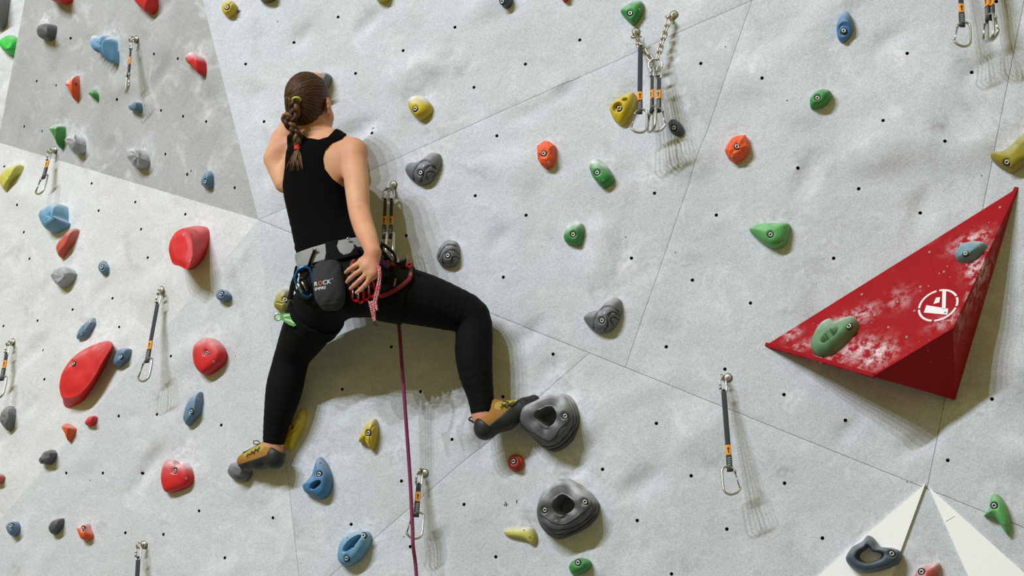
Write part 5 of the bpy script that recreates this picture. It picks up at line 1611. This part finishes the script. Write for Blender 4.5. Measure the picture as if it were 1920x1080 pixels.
# ------------------------------------------------------------------ harness (worn), and the gear hanging from it
har = empty('harness', W(612, 480, .46), PER); har['label'] = 'climbing harness with grey padded belt and red leg loop trim'
hq = W(614, 477, .40); hn = (CAM_U * .955 + CAM_R * -.295 ).normalized() if False else (CAM_U * .955 + CAM_R * .295 * -1).normalized()
hn = (CAM_U + CAM_R * -.0).normalized()
_dx = (W(668, 462, .44) - W(560, 492, .44)).normalized(); hn = (CAM_U - _dx * CAM_U.dot(_dx)).normalized()
def belt_region(p):
    s = (p - A3(hq)) @ A3(hn)
    return np.abs(s) - .029
belt = sdf_mesh('waist_belt', [LOFT], M_BELT, har, vox=.0032, off=.014, region=belt_region)
web_poly = [tp(*q) for q in [(614,456),(637,450),(635,462),(640,473),(650,480),(660,474),(667,463),(700,462),(700,508),(556,520),(560,503),(590,498),(612,495),(616,475)]]
def web_region(p):
    q = p - A3(TO); r = poly_sd(web_poly, q @ A3(te1), q @ A3(teu))
    return np.maximum(np.maximum(r, np.abs((p - A3(hq)) @ A3(hn)) - .040), -((p - A3(hq)) @ A3(CAM_B)) - .02)
web = sdf_mesh('belt_webbing', [LOFT], M_WEB, har, vox=.003, off=.018, region=web_region)
sv = bvh_of([o for o in PER.children if o.name.startswith('leggings')][0], belt, web)
def on(x, y, lift=.004):
    loc, nr, _, _ = sv.ray_cast(CAM_P, ray(x, y))
    if loc is None: return W(x, y, .42)
    return loc + CAM_B * lift
def leg_band(nm, prim, c, ax, hw):
    return sdf_mesh(nm, [prim], M_WEB, har, vox=.003, off=.012, region=lambda p: np.abs((p - A3(c)) @ A3(ax)) - hw)
lR, lL = LEGS[0], LEGS[3]
leg_band('leg_loop', lR, W(741, 549, .32), (W(790, 561, .27) - W(700, 540, .345)).normalized(), .047)
leg_band('leg_loop', lL, W(588, 596, .27), (W(592, 590, .28) - W(560, 645, .17)).normalized(), .03)
def band(name, pts, r, mat, parent, flat=(1, 1), lift=.016, n=20, sides=8, raw=False):
    P = pts if raw else [on(x, y, lift) for x, y in pts]
    mb = MB(); mb.tube(smooth_open(P, n), r, sides, flat=flat, up=CAM_B if flat != (1, 1) else None)
    return mb.build(name, mat, parent)
band('red_trim', [(716,491),(735,496),(757,499),(767,497)], .0085, M_REDWEB, har, (1, .45), lift=.030)
band('red_trim', [(770,505),(769,521),(760,531),(745,542),(728,551),(712,556)], .0075, M_REDWEB, har, (1, .45))
mb = MB(); c = on(768, 497, .022)
mb.tube([c + CAM_R * (.009 * math.cos(a)) + CAM_U * (.007 * math.sin(a)) for a in [2 * math.pi * i / 14 for i in range(14)]], .006, 7, closed=True)
mb.build('strap_knot', M_REDWEB, har)
band('trim_cord', [(771,504),(771,518)], .005, plain('dusty_pink_web', (150, 70, 70), .8), har)
mb = MB(); strip(mb, on(749, 494, .03), on(762, 488, .03), CAM_U, CAM_B, .022, .010); mb.build('buckle', M_BLACKA, har)
mb = MB()
for i in range(5):
    strip(mb, on(738.5 + i * .6, 536 - i * 3, .0175), on(742 + i * .6, 535 - i * 3, .0175), CAM_U, CAM_B, .003, .001)
mb.build('maker_print', M_STRIPE, har, smooth=False)
for (a, b) in (((591,467),(577,506)), ((654,447),(673,470))):
    mb = MB(); mb.tube([on(*a, .010), (on(*a, .018) + on(*b, .018)) / 2, on(*b, .016)], .0045, 8); o = mb.build('gear_loop', M_WEB, har)
    mb = MB(); mb.tube([on(a[0] - 3, a[1] + 1, .014), on(a[0] + 3, a[1], .016)], .0042, 8); mb.build('loop_tip', M_STEEL, o)
band('gear_loop', [(557,500),(552,520),(556,545),(575,560),(592,552)], .0045, M_WEB, har, lift=.02)
band('gear_loop', [(690,478),(712,482),(730,490),(748,495)], .0045, M_WEB, har, lift=.02)

# chalk bag
cb = empty('chalk_bag', W(618, 540, .47)); tag(cb, 'charcoal chalk bag with white and orange lettering at the back of the harness', 'chalk bag')
BAG = [Loft([W(612, 499, .520), W(615, 520, .530), W(618, 545, .535), W(622, 566, .530), W(623, 575, .525)], [.050, .0555, .056, .050, .038], [.034, .040, .042, .038, .026], CAM_B, .01, 14, .014)]
bag = sdf_mesh('bag', BAG, M_CHBAG, cb, vox=.0026, tweak=lambda p, d: d + .0009 * np.sin((p @ A3(CAM_R)) * 160 + 2 * np.sin((p @ A3(CAM_U)) * 60)))
bb = bvh_of(bag)
def onbag(q, lift=.0008):
    loc, nr, _, _ = bb.ray_cast(q + CAM_B * .3, -CAM_B)
    return (loc + nr * lift) if loc is not None else None
mb = MB()
rim = []
for i in range(30):
    a = 2 * math.pi * i / 30
    rim.append(W(611.5, 497, .52) + CAM_R * (.0495 * math.cos(a)) + (CAM_B * .93 + CAM_U * -.35) * (.034 * math.sin(a)))
mb.tube(rim, .0042, 7, closed=True); mb.build('rim', M_WEB, cb)
def lettering(txt, size, origin, xd, yd, mat, name):
    cu = bpy.data.curves.new(name, 'FONT'); cu.body = txt; cu.size = size; cu.extrude = 0; cu.resolution_u = 3; cu.space_character = .96
    ob = bpy.data.objects.new(name, cu); COL.objects.link(ob)
    me = bpy.data.meshes.new_from_object(ob.evaluated_get(bpy.context.evaluated_depsgraph_get()))
    bpy.data.objects.remove(ob)
    vs = []; ok = True
    for v in me.vertices:
        q = origin + xd * v.co.x + yd * v.co.y
        s = onbag(q); vs.append(s if s is not None else q)
    fs = [tuple(p.vertices) for p in me.polygons]
    bpy.data.meshes.remove(me)
    return mesh_obj(name, vs, fs, mat, cb, smooth=False)
xd = (CAM_R * .985 + CAM_U * .16).normalized(); yd = (CAM_U * .985 - CAM_R * .16 + CAM_R * .12).normalized()
M_LET = plain('white_print', (232, 232, 232), .7); M_LETO = plain('orange_print', (226, 104, 30), .7)
lettering('R', .0215, W(589.5, 537, .575), xd, yd, M_LET, 'lettering')
lettering('O', .0215, W(597, 535.8, .575), xd, yd, M_LETO, 'lettering')
lettering('CK', .0215, W(606, 534, .575), xd, yd, M_LET, 'lettering')
lettering('o', .0075, W(622, 524, .575), xd, yd, M_LET, 'lettering')
lettering('EMPIRE', .0138, W(590.5, 545, .575), xd, yd, M_LET, 'lettering')
band('drawcord', [W(640, 492, .53), W(645, 505, .54), W(646, 520, .54)], .0022, M_WEB, cb, raw=True, n=8)

def loop_thing(name, label, cat, pts, r, mat, gate=None, gmat=M_STEEL, group=None, lift=.03, n=40, sides=8):
    P = [on(x, y, lift) for x, y in pts]
    # keep the loop near one plane
    cz = sum((p.dot(CAM_B) for p in P)) / len(P)
    P = [W(x, y, 0) for x, y in pts]
    out = []
    for (x, y) in pts:
        d = ray(x, y); t = (CAM_P.dot(CAM_B) - cz) / -d.dot(CAM_B) ; out.append(CAM_P + d * abs(t))
    mb = MB()
    cl = smooth_closed([tuple(p) for p in out], n)
    mb.tube([Vector(p) for p in cl], r, sides, closed=True, up=CAM_B)
    o = mb.build(name, mat, None, out[0])
    tag(o, label, cat, group)
    if gate:
        for (a, b, rr, m) in gate:
            mb = MB(); qa = CAM_P + ray(*a) * ((cz - CAM_P.dot(CAM_B)) / ray(*a).dot(CAM_B)); qb = CAM_P + ray(*b) * ((cz - CAM_P.dot(CAM_B)) / ray(*b).dot(CAM_B))
            mb.tube([qa + CAM_B * .002, qb + CAM_B * .002], rr, 8); mb.build('gate', m, o)
    return o
loop_thing('carabiner', 'large blue locking carabiner left of the chalk bag', 'carabiner', [(556,531),(554,519),(560,506),(571,500),(581,504),(585,515),(587,535),(587,549),(578,557),(568,551)], .0056, M_BLUE,
           [((558,531),(567,548), .0058, M_STEEL)], lift=.035)
loop_thing('carabiner', 'black carabiner hanging inside the blue one', 'carabiner', [(563,524),(570,522),(578,536),(577,544),(570,545),(565,536)], .0042, M_BLACKA, [((566,528),(574,541), .0048, M_STEEL)], lift=.045)
rcg = 'red carabiners under the hand'
for i, (cx, cy, lb) in enumerate(((667, 553, 'first red carabiner under the fingers, nearest the chalk bag'), (677, 556, 'second red carabiner under the fingers'), (687, 551, 'third red carabiner under the fingers'), (697, 545, 'last red carabiner under the fingers, next to the pink cord'))):
    loop_thing('carabiner', lb, 'carabiner', [(cx - 4, cy - 16), (cx + 2, cy - 17), (cx + 5, cy - 8), (cx + 5, cy + 6), (cx, cy + 12), (cx - 6, cy + 7), (cx - 6, cy - 6)], .0038, M_REDA, [((cx - 5, cy - 9), (cx - 5, cy + 4), .0026, M_STEEL)], rcg, lift=.008 + .008 * (i % 2))
for i, (pts, lb) in enumerate((([(716,458),(724,462),(737,474),(742,486),(738,492),(727,485),(717,472)], 'larger black carabiner on the right hip'), ([(712,470),(720,474),(730,486),(733,494),(726,495),(716,486)], 'smaller black carabiner on the right hip'))):
    loop_thing('carabiner', lb, 'carabiner', pts, .0058, M_BLACKA, [((pts[2][0] - 3, pts[2][1] + 2), (pts[3][0] - 2, pts[3][1] + 1), .0035, M_STEEL)], 'black carabiners on the right hip', lift=.028 + .012 * i)
o = band('sling', [(711,482),(717,490),(725,498),(731,501)], .0085, M_PURPLE, None, (1, .35), lift=.045); tag(o, 'short purple sling on the right hip behind the wrist', 'sling')
o = band('sling', [(667,488),(662,494),(661,504),(664,512)], .008, M_REDWEB, None, (1, .4), lift=.02); tag(o, 'red sling just above the fingers', 'sling')
o = band('sling', [(556,515),(549,533),(546,550),(543,562)], .009, M_WEB, None, (1, .45), lift=.02); tag(o, 'black sling holding the green belay device', 'sling')
# pink cord: two strands, chained end and thin tail
pc = empty('accessory_cord', on(708, 500, .03)); tag(pc, 'pink braided cord dangling below the right hand', 'cord')
mb = MB()
def hang(x, y, h): return W(x, y, h + .06)
mb.tube(smooth_open([hang(707,494,.56), hang(711,515,.57), hang(708,535,.57), hang(702,560,.565), hang(700,578,.56)], 30), .0042, 7)
mb.tube(smooth_open([hang(712,500,.555), hang(713,520,.565), hang(710,545,.565), hang(705,565,.56), hang(707,582,.56)], 30), .0042, 7)
mb.build('cord_strand', M_PINK, pc)
mb = MB()
for k in range(3):
    pts = []
    for i in range(40):
        t = i / 39; a = t * 2 * math.pi * 3 + k * 2 * math.pi / 3
        c = hang(697 + 5 * t, 566 + 36 * t, .56); r = .0085 * (1 - .6 * t)
        pts.append(c + CAM_R * (r * math.sin(a)) + CAM_B * (r * .7 * math.sin(2 * a)))
    mb.tube(pts, [.0046 * (1 - .45 * i / 39) for i in range(40)], 6)
mb.build('cord_chain', M_PINK, pc)
mb = MB(); mb.tube(smooth_open([hang(701.5,601,.56), hang(702,606,.56), hang(705,609,.555), hang(708,610,.55)], 10), .0018, 5); mb.build('cord_tail', M_LACE, pc)
# green belay device
bd = empty('belay_device', W(540, 598, .36)); tag(bd, 'light green belay device hanging at the left thigh', 'belay device')
HB = .37
mb = MB()
gp = [(528,589),(536,587),(548,587),(552,594),(559,598),(557,609),(553,612),(544,609),(534,602),(527,598)]
mb.prism([W(x, y, HB) for x, y in gp], CAM_B * .022)
dv = mb.build('device_body', M_GREENA, bd, smooth=False)
mb = MB()
for q in ([(533,590),(545,589),(546,592),(534,594)], [(535,597),(547,599),(554,605),(553,607),(546,603),(536,600)]):
    mb.prism([W(x, y, HB) + CAM_B * .0222 for x, y in q], CAM_B * .002)
mb.build('device_slot', plain('pale_green_edge', (206, 232, 206), .25, .5), dv, smooth=False)
mb = MB(); c = W(522, 594, HB) + CAM_B * .011
mb.tube([c + CAM_R * (.0125 * math.cos(a)) + CAM_U * (.0115 * math.sin(a)) for a in [2 * math.pi * i / 20 for i in range(20)]], .0040, 7, closed=True); mb.build('device_eye', plain('pale_green_metal', (196, 226, 196), .25, .6), bd)
mb = MB()
mb.tube(smooth_open([W(533, 589, HB) + CAM_B * .01, W(530, 577, HB + .02) + CAM_B * .01, W(535, 566, HB + .03) + CAM_B * .01, W(545, 562, HB + .04) + CAM_B * .01, W(552, 568, HB + .02) + CAM_B * .01, W(554, 580, HB) + CAM_B * .01, W(551, 592, HB) + CAM_B * .01], 26), .0014, 5)
mb.build('wire_loop', M_GATE, bd)

# rope from the tie-in, through the low quickdraw and down
rp = b7 + Vector((0, 0, .0125)) - CAM_R * .006 + CAM_B * .004
path = [PM.hit(722, 545, .14), PM.hit(740, 575, .13), PM.hit(748, 612, .13), PM.hit(754, 690, .115), PM.hit(762, 800, .10), PM.hit(769, 900, .085), rp + Vector((0, 0, .03)) - CAM_R * .002, rp, rp - Vector((0, 0, .04)) + CAM_R * .002]
end = PM.hit(781, 1085, .09)
path += [end, PM.hit(790, 1300, .25), PM.hit(800, 1700, .6)]
mb = MB(); mb.tube(smooth_open(path, 90), .0066, 9)
o = mb.build('climbing_rope', M_ROPE, None, path[0]); tag(o, 'plum purple climbing rope running from the climber down through the quickdraw', 'rope')
